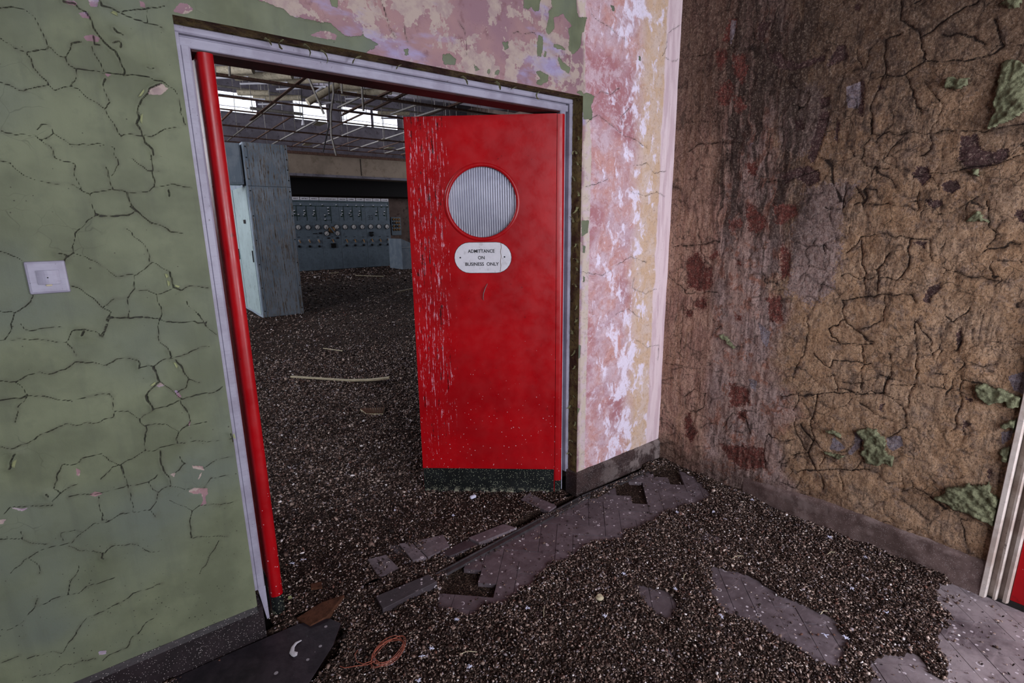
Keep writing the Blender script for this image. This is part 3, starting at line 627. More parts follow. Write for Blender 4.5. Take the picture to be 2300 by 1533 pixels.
    # cracks
    cc = m.math('ADD', m.attr('cd'), m.math('MULTIPLY', m.math('SUBTRACT', n_f, 0.5), 0.003))
    ck = m.ss(cc, 0.0017, 0.0004)
    f2 = m.node('ShaderNodeTexVoronoi', {'Vector': wco, 'Scale': 17.0}, feature='DISTANCE_TO_EDGE').outputs[0]
    k2 = m.math('MULTIPLY', m.ss(f2, 0.03, 0.004), m.ss(m.noise(5, 3), 0.44, 0.60))
    k2 = m.math('MULTIPLY', k2, 0.6)
    pits = m.math('MULTIPLY', m.ss(m.noise(75, 5, 0.75), 0.60, 0.70), 0.6)
    col = m.mix(m.math('MAXIMUM', m.math('MULTIPLY', ck, 0.94), m.math('MAXIMUM', k2, pits)), col, srgb(24, 18, 15))
    halo = m.math('MULTIPLY', m.ss(m.attr('cd'), 0.011, 0.001), m.ss(m.noise(11, 5, 0.7), 0.42, 0.62))
    col = m.mix(m.math('MULTIPLY', halo, 0.6), col, srgb(52, 38, 32))
    blot = m.math('MULTIPLY', m.ss(m.noise(1.0, 7, 0.72, co=m.mapc((1, 16, 7), co=wco)), 0.56, 0.66), m.ss(Z, 0.7, 1.2))
    col = m.mix(m.math('MULTIPLY', blot, 0.6), col, srgb(56, 42, 38))
    h = m.math('ADD', m.math('MULTIPLY', n_m, 1.5), m.math('MULTIPLY', gr1, 2.0))
    h = m.math('ADD', h, m.math('MULTIPLY', streak2, m.ss(Y, 0.95, 1.15, 0.1, 0.9)))
    h = m.math('SUBTRACT', h, m.math('MULTIPLY', m.ss(m.attr('cd'), 0.0018, 0.0005), 1.2))
    return m.done(col, 0.8, m.bump(h, 1.0, 0.007), 0.2)


def mat_reveal():
    m = NT('mossy_reveal_plaster')
    n = m.noise(22, 6, 0.7)
    c = m.mix(m.ss(n, 0.4, 0.6), srgb(96, 82, 58), srgb(112, 100, 62))
    c = m.mix(m.ss(m.noise(7, 4), 0.5, 0.62), c, srgb(74, 52, 40))
    c = m.mix(m.math('MULTIPLY', m.ss(m.noise(60, 4, 0.7), 0.56, 0.66), 0.8), c, srgb(32, 24, 18))
    return m.done(c, 0.9, m.bump(m.noise(50, 7, 0.7), 1.0, 0.006), 0.2)


def mat_frame(name='lavender_white_gloss_paint', a=(160, 158, 174), b=(144, 140, 156)):
    m = NT(name)
    c = m.mix(m.ss(m.noise(9, 5, 0.6), 0.4, 0.62), srgb(*a), srgb(*b))
    brush = m.noise(1.0, 4, 0.6, co=m.mapc((14, 60, 160)))
    c = m.mix(m.math('MULTIPLY', m.ss(brush, 0.55, 0.7), 0.25), c, srgb(120, 112, 128))
    vd = m.voro(85)
    dots = m.math('LESS_THAN', m.math('ADD', vd, m.math('MULTIPLY', m.noise(13, 2), 0.28)), 0.20)
    c = m.mix(m.math('MULTIPLY', dots, 0.85), c, srgb(40, 36, 38))
    sc = m.ss(m.noise(1.0, 6, 0.7, co=m.mapc((60, 60, 24))), 0.66, 0.70)
    c = m.mix(m.math('MULTIPLY', sc, 0.7), c, srgb(60, 44, 40))
    return m.done(c, 0.42, m.bump(m.math('SUBTRACT', brush, dots), 0.25, 0.002), 0.4)


def mat_door(name='red_gloss_door_paint', drips=True):
    # local x = distance from the hinge, z = height
    m = NT(name)
    X, Y, Z = m.xyz()
    n = m.noise(3, 5, 0.6)
    c = m.mix(m.ss(n, 0.35, 0.65), srgb(152, 4, 14), srgb(174, 8, 18))
    c = m.mix(m.math('MULTIPLY', m.ss(m.noise(150, 3, 0.7), 0.5, 0.68), 0.30), c, srgb(150, 6, 14))
    scuff = m.math('MULTIPLY', m.ss(m.noise(26, 7, 0.72), 0.63, 0.72), 0.55)
    c = m.mix(scuff, c, srgb(80, 6, 10))
    rough = m.ss(m.noise(14, 5, 0.6), 0.3, 0.7, 0.26, 0.42)
    # white bird-lime specks thickening towards the floor
    vd = m.voro(52)
    low = m.ss(Z, 1.15, 0.15, 0.10, 1.0)
    dots = m.math('LESS_THAN', m.math('ADD', vd, m.math('MULTIPLY', m.noise(17, 2), 0.27)), m.math('ADD', 0.105, m.math('MULTIPLY', low, 0.135)))
    c = m.mix(m.math('MULTIPLY', dots, 0.85), c, srgb(226, 190, 196))
    vd2 = m.voro(40, co=m.mapc((1, 1, 1), (5, 2, 7)))
    dk = m.math('LESS_THAN', m.math('ADD', vd2, m.math('MULTIPLY', m.noise(12, 2), 0.28)), 0.165)
    c = m.mix(m.math('MULTIPLY', dk, 0.85), c, srgb(30, 6, 8))
    h = m.math('MULTIPLY', dots, 0.6)
    if drips:
        zone = m.ss(X, 0.42, 0.58)
        zz = m.math('MULTIPLY', zone, m.ss(X, 0.735, 0.70, 0.35, 1.0))
        zz = m.math('MULTIPLY', zz, m.ss(Z, 0.1, 0.8, 0.72, 1.0))
        d1 = m.noise(1.0, 7, 0.75, co=m.mapc((135, 1, 5.5)))
        brk = m.noise(1.0, 5, 0.75, co=m.mapc((70, 1, 28), (4, 4, 4)))
        k = m.math('ADD', m.math('MULTIPLY', d1, 0.62), m.math('MULTIPLY', brk, 0.38))
        thr = m.math('SUBTRACT', 0.70, m.math('MULTIPLY', zz, 0.152))
        wk = m.ss(m.math('SUBTRACT', k, thr), 0.0, 0.02)
        c = m.mix(m.math('MULTIPLY', wk, m.ss(m.noise(60, 3), 0.3, 0.6, 0.45, 0.95)), c, srgb(222, 160, 176))
        d2 = m.noise(1.0, 7, 0.72, co=m.mapc((80, 1, 3.5), (9, 9, 3)))
        k2 = m.ss(m.math('SUBTRACT', m.math('ADD', m.math('MULTIPLY', d2, 0.6), m.math('MULTIPLY', brk, 0.4)), m.math('SUBTRACT', 0.705, m.math('MULTIPLY', zz, 0.150))), 0.0, 0.015)
        c = m.mix(m.math('MULTIPLY', k2, 0.9), c, srgb(34, 8, 12))
        h = m.math('ADD', h, m.math('MULTIPLY', wk, 0.7))
    return m.done(c, rough, m.bump(m.math('ADD', h, m.math('MULTIPLY', m.noise(90, 3), 0.2)), 0.35, 0.002), 0.45)


def mat_kick():
    m = NT('black_kick_plate')
    X, Y, Z = m.xyz()
    vd = m.voro(60)
    c = m.mix(m.ss(m.noise(10, 4), 0.4, 0.7), srgb(14, 18, 18), srgb(26, 30, 30))
    vd = m.voro(120)
    dots = m.math('LESS_THAN', m.math('ADD', vd, m.math('MULTIPLY', m.noise(17, 2), 0.3)), 0.36)
    c = m.mix(m.math('MULTIPLY', dots, 0.8), c, srgb(150, 156, 132))
    dr = m.noise(1.0, 4, 0.6, co=m.mapc((48, 1, 1.2)))
    k = m.math('MULTIPLY', m.ss(dr, 0.64, 0.68), m.ss(X, 0.40, 0.5, 0.0, 0.7))
    c = m.mix(k, c, srgb(120, 122, 96))
    foot = m.math('MULTIPLY', m.ss(Z, 0.05, 0.01), m.ss(m.noise(34, 5, 0.7), 0.48, 0.6))
    c = m.mix(foot, c, srgb(150, 150, 130))
    return m.done(c, 0.5, m.bump(dots, 0.4, 0.002), 0.35)


def mat_terrazzo(name, base, base2, dust, fac):
    m = NT(name)
    X, Y, Z = m.xyz()
    c = m.mix(m.ss(m.noise(12, 5, 0.65), 0.4, 0.62), base, base2)
    vd = m.voro(150, co=m.mapc((1, 1, 1.2)))
    dots = m.math('LESS_THAN', m.math('ADD', vd, m.math('MULTIPLY', m.noise(24, 2), 0.30)), 0.335)
    c = m.mix(m.math('MULTIPLY', dots, 0.7), c, srgb(176, 166, 164))
    c = m.mix(m.math('MULTIPLY', m.math('MULTIPLY', m.ss(m.noise(7, 7, 0.72), 0.50, 0.62), fac), m.ss(X, 1.9, 2.35, 0.35, 1.0)), c, dust)
    return m.done(c, 0.5, m.bump(m.math('ADD', dots, m.noise(50, 4)), 0.35, 0.003), 0.35)


def mat_block(name='worn_floor_block', dark=0.0):
    m = NT(name)
    t = m.node('ShaderNodeAttribute', attribute_name='tone', attribute_type='GEOMETRY').outputs[2]
    n = m.noise(18, 6, 0.65)
    c = m.mix(m.ss(n, 0.38, 0.64), srgb(88, 78, 82), srgb(108, 98, 103))
    c = m.mix(m.math('MULTIPLY', t, 0.5), c, srgb(74, 64, 68))
    scr = m.noise(1.0, 7, 0.75, co=m.mapc((5, 40, 5), rot=(0, 0, 0.4)))
    c = m.mix(m.math('MULTIPLY', m.ss(scr, 0.56, 0.68), 0.4), c, srgb(150, 136, 140))
    # dusty wear on the side nearest the side door
    X, Y, Z = m.xyz()
    wear = m.math('MULTIPLY', m.ss(m.math('SUBTRACT', X, Y), 1.05, 1.9), m.ss(m.noise(3.5, 6, 0.7), 0.36, 0.6))
    c = m.mix(m.math('MULTIPLY', wear, 0.75), c, srgb(158, 148, 150))
    vd = m.voro(34)
    dots = m.math('LESS_THAN', m.math('ADD', vd, m.math('MULTIPLY', m.noise(19, 3), 0.35)), 0.315)
    c = m.mix(dark, c, srgb(34, 28, 32))
    vd3 = m.voro(17, co=m.mapc((1, 1, 1), (2, 5, 1)))
    rim = m.math('MULTIPLY', m.math('COMPARE', m.math('ADD', vd3, m.math('MULTIPLY', m.noise(40, 3), 0.12)), 0.20, 0.028), m.ss(m.noise(7, 3), 0.5, 0.56))
    dots = m.math('MAXIMUM', dots, rim)
    c = m.mix(m.math('MULTIPLY', dots, 0.8), c, srgb(206, 198, 204))
    spl = m.ss(m.noise(75, 5, 0.75), 0.64, 0.70)
    c = m.mix(m.math('MULTIPLY', spl, 0.5), c, srgb(186, 176, 182))
    dk = m.ss(m.noise(11, 6, 0.7), 0.62, 0.69)
    c = m.mix(m.math('MULTIPLY', dk, 0.6), c, srgb(30, 24, 26))
    return m.done(c, 0.55, m.bump(m.math('ADD', m.noise(60, 5, 0.7), m.math('MULTIPLY', dots, 0.4)), 0.5, 0.003), 0.35)


def mat_litter_bed():
    m = NT('dirty_litter_bed')
    n = m.noise(130, 5, 0.75)
    c = m.ramp(n, [(0.36, srgb(18, 14, 12)), (0.5, srgb(56, 44, 38)), (0.60, srgb(104, 86, 74)), (0.72, srgb(160, 142, 128))])
    c = m.mix(m.ss(m.noise(2.2, 5, 0.6), 0.42, 0.62), c, m.mix(0.6, c, srgb(52, 36, 32)))
    v = m.voro(130, out=0)
    return m.done(c, 0.95, m.bump(m.math('ADD', n, v), 1.0, 0.012), 0.1)


def mat_chips():
    m = NT('dry_litter_flakes')
    c = m.node('ShaderNodeAttribute', attribute_name='tint', attribute_type='GEOMETRY').outputs[0]
    return m.done(c, 0.8, None, 0.2)


def mat_blue_panel(name='flaking_blue_cabinet_paint', amount=0.35):
    m = NT(name)
    X, Y, Z = m.xyz()
    c = m.mix(m.ss(m.noise(5, 4), 0.4, 0.6), srgb(150, 163, 174), srgb(132, 148, 161))
    s1 = m.noise(1.0, 8, 0.72, co=m.mapc((75, 75, 2.4)))
    s2 = m.noise(1.0, 6, 0.7, co=m.mapc((60, 60, 12), (3, 1, 2)))
    k = m.math('ADD', m.math('MULTIPLY', s1, 0.65), m.math('MULTIPLY', s2, 0.35))
    thr = 0.56 - 0.13 * amount
    c = m.mix(m.ss(k, thr, thr + 0.02, 0, 0.9), c, srgb(140, 128, 112))
    c = m.mix(m.ss(k, thr + 0.05, thr + 0.07, 0, 0.95), c, srgb(62, 48, 38))
    s3 = m.noise(1.0, 6, 0.7, co=m.mapc((110, 110, 4), (8, 5, 2)))
    c = m.mix(m.ss(s3, 0.62, 0.66, 0, 0.8), c, srgb(196, 200, 204))
    # painted shade: panel darkens towards the bottom, edge broken by streaks
    low = m.ss(m.math('ADD', Z, m.math('MULTIPLY', m.math('SUBTRACT', s2, 0.5), 1.4)), 2.0, 0.9, 0, 0.72 * amount + 0.1)
    c = m.mix(low, c, srgb(38, 38, 42))
    return m.done(c, 0.6, m.bump(k, 0.8, 0.004), 0.3)


def simple(name, col, rough=0.6, spec=0.35, metal=0.0, var=0.25, scale=14, dirt=None, bump=0.25):
    m = NT(name)
    c2 = tuple(max(0, v * (1 - var)) for v in col[:3])
    c = m.mix(m.ss(m.noise(scale, 5, 0.65), 0.38, 0.64), col[:3], c2)
    if dirt:
        c = m.mix(m.math('MULTIPLY', m.ss(m.noise(scale * 3.1, 6, 0.72), 0.54, 0.66), dirt[1]), c, dirt[0])
    return m.done(c, rough, m.bump(m.noise(scale * 5, 4, 0.7), bump, 0.003), spec, metal)


M = {}
M['front'] = mat_front()
M['right'] = mat_right()
M['reveal'] = mat_reveal()
M['frame'] = mat_frame()
M['frame2'] = mat_frame('worn_cream_frame_paint', (206, 196, 188), (176, 160, 150))
M['door'] = mat_door()
M['leaf'] = mat_door('red_gloss_edge_paint', False)
M['kick'] = mat_kick()
M['skL'] = mat_terrazzo('black_speckled_skirting', srgb(26, 20, 22), srgb(38, 30, 33), srgb(60, 50, 52), 0.3)
M['skR'] = mat_terrazzo('dusty_speckled_skirting', srgb(50, 39, 38), srgb(66, 52, 50), srgb(140, 128, 124), 0.75)
M['block'] = mat_block()
M['blockd'] = mat_block('dark_floor_block', 0.72)
M['bed'] = mat_litter_bed()
M['chips'] = mat_chips()
M['blue'] = mat_blue_panel()
M['blue2'] = mat_blue_panel('clean_blue_cabinet_paint', -0.5)
M['board'] = simple('steel_blue_switchboard_paint', srgb(100, 114, 124), 0.5, 0.4, 0, 0.2, 5, (srgb(52, 58, 66), 0.5))
M['teal'] = simple('pale_teal_door_paint', srgb(166, 186, 186), 0.5, 0.4, 0, 0.12, 3, (srgb(90, 100, 96), 0.35))
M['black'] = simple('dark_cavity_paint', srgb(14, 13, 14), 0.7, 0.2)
M['dial'] = simple('cream_dial_card', srgb(214, 214, 212), 0.4, 0.4, 0, 0.08)
M['bezel'] = simple('black_bezel', srgb(18, 18, 20), 0.35, 0.5)
M['white'] = simple('yellowed_white_enamel', srgb(214, 214, 220), 0.4, 0.4, 0, 0.1, 9, (srgb(120, 112, 104), 0.3))
M['ink'] = simple('black_lettering', srgb(20, 20, 26), 0.5, 0.3)
M['mimic'] = simple('dark_green_mimic_line', srgb(26, 52, 40), 0.5, 0.3)
M['brass'] = simple('tarnished_brass', srgb(120, 90, 56), 0.45, 0.5, 0.6)
M['rust'] = simple('rusted_iron', srgb(112, 86, 74), 0.85, 0.2, 0.1, 0.5, 26, (srgb(40, 26, 20), 0.8), 0.9)
M['iron'] = simple('pale_galvanised_iron', srgb(150, 146, 138), 0.6, 0.4, 0.2, 0.35, 20, (srgb(70, 54, 44), 0.7), 0.5)
M['tube'] = simple('stained_cream_fitting', srgb(200, 190, 164), 0.6, 0.3, 0, 0.3, 12, (srgb(96, 70, 48), 0.6), 0.3)
M['wtube'] = simple('white_lamp_glass', srgb(214, 216, 224), 0.3, 0.5, 0, 0.05)
M['roof'] = simple('lilac_grey_soffit_paint', srgb(118, 115, 123), 0.8, 0.2, 0, 0.3, 2.2, (srgb(60, 52, 54), 0.6), 0.4)
M['hallwall'] = simple('bare_brown_wall', srgb(128, 110, 102), 0.9, 0.2, 0, 0.35, 1.6, (srgb(70, 54, 52), 0.7), 0.5)
M['band'] = simple('beige_bulkhead_plaster', srgb(150, 136, 120), 0.8, 0.2, 0, 0.28, 1.1, (srgb(92, 80, 62), 0.4), 0.4)
M['lobby'] = simple('plain_lobby_plaster', srgb(160, 150, 140), 0.85, 0.2, 0, 0.2, 3)
M['conc'] = simple('dark_hall_screed', srgb(44, 36, 34), 0.95, 0.1, 0, 0.5, 3, (srgb(20, 16, 14), 0.6), 0.6)
M['flake'] = simple('curled_green_paint', srgb(150, 156, 112), 0.7, 0.25, 0, 0.25, 40)
M['moss'] = simple('swollen_green_paint', srgb(132, 134, 104), 0.85, 0.15, 0, 0.4, 60, (srgb(44, 44, 30), 0.85), 1.0)
M['pinkfl'] = simple('mauve_paint_underside', srgb(134, 106, 108), 0.8, 0.2, 0, 0.25, 40)
M['copper'] = simple('orange_insulated_wire', srgb(176, 98, 78), 0.5, 0.4, 0, 0.35, 60)
M['timber'] = simple('pale_batten_wood', srgb(196, 186, 156), 0.7, 0.25, 0, 0.2, 20, (srgb(110, 92, 66), 0.4))
M['brown'] = simple('rotted_brown_board', srgb(92, 60, 44), 0.9, 0.15, 0, 0.4, 30, (srgb(30, 18, 14), 0.7), 0.8)
M['feather'] = simple('white_down', srgb(214, 216, 236), 0.9, 0.1, 0, 0.1, 60)
M['strip'] = simple('tarnished_threshold_metal', srgb(74, 70, 72), 0.5, 0.5, 0.3, 0.35, 30, (srgb(30, 26, 26), 0.7), 0.4)
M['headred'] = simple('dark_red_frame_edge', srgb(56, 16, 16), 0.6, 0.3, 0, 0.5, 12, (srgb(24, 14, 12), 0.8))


def mat_glass():
    m = NT('reeded_frosted_glass')
    m._in(m.bsdf.inputs['Transmission Weight'], 0.62)
    m._in(m.bsdf.inputs['IOR'], 1.45)
    c = m.mix(m.ss(m.noise(6, 3), 0.4, 0.6), srgb(186, 190, 208), srgb(164, 168, 188))
    return m.done(c, 0.22, None, 0.6)


M['glass'] = mat_glass()

# ------------------------------------------------------------------ wall with the doorway (fine relief mesh)
us = axis_coords([(-3.0, 0.25), (-0.55, 0.0031), (XL, 0.0045), (XR, 0.0035), (XC, 0.1), (XC + 0.001, 1)])
vs = axis_coords([(0.0, 0.0033), (ZT, 0.0042), (2.56, 0.15), (4.4, 1)])
U, V = np.meshgrid(us, vs, indexing='ij')
gd = sdf_polys(us, vs, GREEN)
gd[(U < -0.5)] = 0.03
ed = sdf_polys(us, vs, EXPO)
cd, gap = crack_field(us, vs, CR)
disp = (vnoise(U, V, 5, 5, 4) - 0.5) * 0.006
disp += np.clip(gd / 0.002, -1, 1) * 0.0007
lift = np.exp(-gap / 0.010) * (vnoise(U, V, 14, 9, 2)) * 0.010
lift[gap > 0.0299] = 0
disp += lift
disp -= np.exp(-(gap / 0.0016) ** 2) * 0.004
disp -= np.where(ed > 0, 0.0015, 0)
disp += np.where((U > 1.84) & (U < 2.4), (vnoise(U, V, 16, 21, 4) - 0.5) * 0.008, 0)
for k in (XL, XR):
    disp[np.abs(U - k) < 0.003] *= 0.0
disp[:, -1] = 0
verts = np.stack([U, D - disp, V], -1).reshape(-1, 3)
uc = (us[:-1] + us[1:]) / 2
vc = (vs[:-1] + vs[1:]) / 2
hole = ((uc[:, None] > XL) & (uc[:, None] < XR) & (vc[None, :] < ZT))
Fc = grid_faces(len(us), len(vs), ~hole)
wall_front = np_mesh('wall_front', verts, Fc, M['front'], None, {'gd': gd.ravel(), 'ed': ed.ravel(), 'cd': cd.ravel()})
tag(wall_front, 'door wall: cracked green paint left of the doorway, pink and ochre plaster right of it', 'wall', None, 'structure')
mb = MB()
mb.add([(XL, D, 0), (XL, YF + .13, 0), (XL, YF + .13, ZT), (XL, D, ZT)], [(0, 1, 2, 3)])
o = mb.build('left_reveal', M['reveal'], wall_front)


def reveal_strip(name, p0, p1, nrm, n_len, seed):
    # p0->p1 runs along the edge, depth runs +Y from D to YF+.02, rough relief along nrm
    L = np.linspace(0, 1, n_len)
    Wd = np.linspace(0, 1, 14)
    A, B = np.meshgrid(L, Wd, indexing='ij')
    p0 = np.array(p0, float); p1 = np.array(p1, float); nrm = np.array(nrm, float)
    P = p0 + A[..., None] * (p1 - p0)
    P[..., 1] += B * (YF + 0.03 - D)
    dd = (vnoise(A * np.linalg.norm(p1 - p0), B * 0.09, 40, seed, 4) - 0.5) * 0.009
    dd *= np.clip(B * 6, 0, 1)
    P = P + dd[..., None] * nrm
    return np_mesh(name, P.reshape(-1, 3), grid_faces(n_len, 14), M['reveal'], wall_front)


reveal_strip('right_reveal', (XR, D, 0.13), (XR, D, ZT), (-1, 0, 0), 420, 3)
reveal_strip('head_reveal', (XL, D, ZT), (XR, D, ZT), (0, 0, -1), 360, 4)
mb = MB()
mb.box(-3.0, XL, YF + 0.13, YF + 0.15, 0, 4.4)
mb.box(XR, 13.0, YF + 0.13, YF + 0.15, 0, 4.4)
mb.box(-5.5, 13.0, YF + 0.13, YF + 0.15, 4.4, 6.2)
mb.box(-5.5, -3.0, YF + 0.13, YF + 0.15, 0, 4.4)
mb.box(XL, XR, YF + 0.13, YF + 0.15, ZT + 0.02, 4.4)
tag(mb.build('wall_hall_front', M['hallwall']), 'hall side of the doorway wall', 'wall', None, 'structure')

# right wall, X = XC, seen obliquely
YS = 0.255   # the side door frame starts here
us = axis_coords([(YS, 0.0042), (D + 0.004, 1)])
vs = axis_coords([(0.0, 0.0042), (2.6, 0.15), (4.4, 1)])
U, V = np.meshgrid(us, vs, indexing='ij')
rd = sdf_polys(us, vs, RED)
pp = sdf_polys(us, vs, PURP)
pl = sdf_polys(us, vs, PALE)
mv = sdf_polys(us, vs, MAUVE)
rg = sdf_polys(us, vs, RGR)
cd, gap = crack_field(us, vs, RCR, 0.03, 13, 0.024, 28, 0.9)
# secondary craquelure from random cells
sd = np.random.default_rng(5)
wu = U + (vnoise(U, V, 9, 31, 3) - 0.5) * 0.10
wv_ = V + (vnoise(U, V, 9, 32, 3) - 0.5) * 0.10
pts = sd.random((560, 2)) * [1.75, 2.8] + [0.1, -0.1]
F1 = np.full(U.shape, 9.0)
F2 = np.full(U.shape, 9.0)
for q in pts:
    dd = np.hypot(wu - q[0], (wv_ - q[1]) * 0.92)
    F2 = np.minimum(np.maximum(F1, dd), F2)
    F1 = np.minimum(F1, dd)
edge = (F2 - F1) / 2
kill = np.clip((vnoise(U, V, 4.5, 40, 3) - 0.38) * 7 + 0.3, 0, 1)       # where the craquelure is open
kill *= np.where(U > 1.05, 0.75, 1.0)
sec = edge * (1.1 + 1.2 * vnoise(U, V, 12, 44, 2)) + (1 - kill) * 0.0025
cd2 = np.minimum(cd, np.where(sec < 0.03, sec * 1.0, 0.03))
disp = (vnoise(U, V, 6, 51, 5) - 0.5) * 0.018
disp += (vnoise(U, V, 34, 52, 4) - 0.5) * 0.008
disp += (vnoise(U * 6, V, 9, 53, 4) - 0.5) * 0.008 * np.clip((U - 1.0) * 5, 0, 1)
dome = np.clip(edge / 0.03, 0, 1) ** 0.7 * 0.0022
disp += dome * (U < 1.1)
disp -= np.exp(-(cd / 0.0020) ** 2) * 0.004
disp -= np.exp(-(sec / 0.0018) ** 2) * 0.0015
disp += np.clip(rd / 0.003, -1, 0) * 0 - (rd > 0) * 0.002 - (pp > 0) * 0.003
disp *= np.clip((D - U) / 0.05, 0, 1) * 0.85 + 0.15
disp *= np.clip((U - YS) / 0.02, 0, 1)
verts = np.stack([XC - disp - 0.001, U, V], -1).reshape(-1, 3)
Fc = grid_faces(len(us), len(vs))
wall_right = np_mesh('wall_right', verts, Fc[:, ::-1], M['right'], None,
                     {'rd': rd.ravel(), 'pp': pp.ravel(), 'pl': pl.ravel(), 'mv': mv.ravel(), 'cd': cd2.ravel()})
tag(wall_right, 'damp right-hand wall of crazed ochre and mauve plaster with scaling paint', 'wall', None, 'structure')


def inside(px, py, poly):
    c = False
    for k in range(len(poly)):
        a, b = poly[k], poly[(k + 1) % len(poly)]
        if (a[1] > py) != (b[1] > py) and px < (b[0] - a[0]) * (py - a[1]) / (b[1] - a[1]) + a[0]:
            c = not c
    return c


# swollen remnants of green paint: each patch a lumpy raised shell on the wall
for poly in RGR:
    P = [(x / 1000, y / 1000) for x, y in poly]
    y0, y1 = min(p[0] for p in P), max(p[0] for p in P)
    z0, z1 = min(p[1] for p in P), max(p[1] for p in P)
    if y0 < YS + 0.004:
        y0 = YS + 0.004
    if y1 - y0 < 0.01:
        continue
    a = np.arange(y0 - 0.01, y1 + 0.01, 0.0035)
    b = np.arange(z0 - 0.01, z1 + 0.01, 0.0035)
    s = sdf_polys(a, b, [poly], 0.02)
    A, B = np.meshgrid(a, b, indexing='ij')
    s = s + (vnoise(A, B, 60, 77, 3) - 0.5) * 0.016
    hh = np.clip(s / 0.004, 0, 1) ** 0.5 * (0.006 + vnoise(A, B, 55, 78, 3) * 0.020) * (A > YS + 0.004)
    base = np.interp(A.ravel(), us, np.arange(len(us)))
    bi = np.clip(np.round(base).astype(int), 0, len(us) - 1)
    bj = np.clip(np.round(np.interp(B.ravel(), vs, np.arange(len(vs)))).astype(int), 0, len(vs) - 1)
    wd = disp[bi, bj].reshape(A.shape)
    vv = np.stack([XC - wd - 0.001 - np.where(hh > 0, hh, -0.004), A, B], -1).reshape(-1, 3)
    on = (s > -0.002) & (A > YS)
    keep = on[:-1, :-1] & on[1:, :-1] & on[1:, 1:] & on[:-1, 1:]
    if keep.sum() < 4:
        continue
    f = grid_faces(len(a), len(b), keep)
    used, inv = np.unique(f, return_inverse=True)
    o = np_mesh('paint_patch', vv[used], inv.reshape(f.shape)[:, ::-1], M['moss'], wall_right)
    o['label'] = 'swollen green paint remnant'

# ------------------------------------------------------------------ lobby shell behind and beside the camera
def struct(name, mb, mat, label, cat='wall', parent=None):
    o = mb.build(name, mat, parent)
    if parent is None:
        tag(o, label, cat, None, 'structure')
    return o


x0, x1, z0, z1 = LOBBY_WIN
mb = MB()
mb.box(-3.0, x0, -2.75, -2.62, 0, 4.4); mb.box(x1, 1.42, -2.75, -2.62, 0, 4.4)
mb.box(x0, x1, -2.75, -2.62, 0, z0); mb.box(x0, x1, -2.75, -2.62, z1, 4.4)
struct('wall_back', mb, M['lobby'], 'plain lobby wall behind the viewpoint with one window')
mb = MB(); mb.box(-3.12, -3.0, -2.75, YF + .13, 0, 4.4)
struct('wall_left', mb, M['lobby'], 'plain lobby wall far left of the viewpoint')
mb = MB(); mb.box(-3.12, 2.7, -2.75, YF + .13, 4.4, 4.5)
struct('ceiling', mb, M['lobby'], 'plain lobby ceiling', 'ceiling')
mb = MB()
mb.box(XC, XC + .12, -1.5, -0.70, 0, 4.4)
mb.box(XC, XC + .12, -0.70, YS, 2.05, 4.4)
struct('wall_right_rear', mb, M['lobby'], 'lobby wall around the side door')
mb = MB()
mb.box(1.30, 1.50, -1.50, -1.36, 0, 4.4); mb.box(2.34, XC, -1.50, -1.36, 0, 4.4)
mb.box(1.50, 2.34, -1.50, -1.36, 0, .38); mb.box(1.50, 2.34, -1.50, -1.36, 1.92, 4.4); mb.box(1.30, 1.42, -2.75, -1.50, 0, 4.4)
struct('added_wall_return', mb, M['lobby'], 'added unseen wall return behind the viewpoint, holding the added light opening')  # unseen return added to carry the rear light
t = thing('window_1', 'lobby window behind the viewpoint', 'window', (1.3, -2.62, z0), kind='structure')
mb = MB()
for a in (x0, x1 - .05):
    mb.box(a, a + .05, -2.68, -2.55, z0, z1)
for b in (z0, z1 - .05):
    mb.box(x0, x1, -2.68, -2.55, b, b + .05)
mb.box((x0 + x1) / 2 - .02, (x0 + x1) / 2 + .02, -2.575, -2.55, z0, z1)
mb.build('window_frame', M['frame'], t)
t = thing('window_2', 'added opening framing the unseen rear light', 'window', (1.92, -1.36, .38), kind='structure')  # frame added around the unseen rear light
mb = MB()
for a in (1.50, 2.29):
    mb.box(a, a + .05, -1.40, -1.30, .38, 1.92)
for b in (.38, 1.87):
    mb.box(1.50, 2.34, -1.40, -1.30, b, b + .05)
mb.build('window_frame', M['frame'], t)

# ------------------------------------------------------------------ doorway frame
def extr(mb, prof, f, a, b):
    n = len(prof)
    vs = [f(s, d, a) for s, d in prof] + [f(s, d, b) for s, d in prof]
    fs = [tuple(range(n - 1, -1, -1)), tuple(range(n, 2 * n))] + [(i, (i + 1) % n, (i + 1) % n + n, i + n) for i in range(n)]
    mb.add(vs, fs)


fr = thing('trim_1', 'lavender-white double-door frame with a beaded outer edge', 'door frame', (1.0, YF, 0), kind='structure')
beadR = [(0.0, .03), (0.0, .004), (.003, 0), (.019, 0), (.022, .004), (.022, .03)]
faceR = [(.022, .11), (.022, .024), (.034, .022), (.034, .012), (.036, .009), (.062, .009), (.066, .013), (.066, .11)]
beadL = [(0.0, .03), (0.0, .002), (.002, 0), (.016, 0), (.017, .002), (.017, .03)]
faceL = [(.017, .11), (.017, .004), (.019, .001), (.036, .002), (.041, .006), (.0425, .012), (.0425, .11)]
mb = MB(); extr(mb, faceR, lambda s, d, h: (XR - s, YF + d, h), 0.0, 1.93)
mb.build('jamb', M['frame'], fr)
mb = MB(); extr(mb, beadR, lambda s, d, h: (XR + .004 - s, YF + d, h), 0.12, ZT - .022)
mb.build('bead', M['frame'], fr)
mb = MB(); extr(mb, faceL, lambda s, d, h: (XL + s, YF + d, h), 0.15, 1.93)
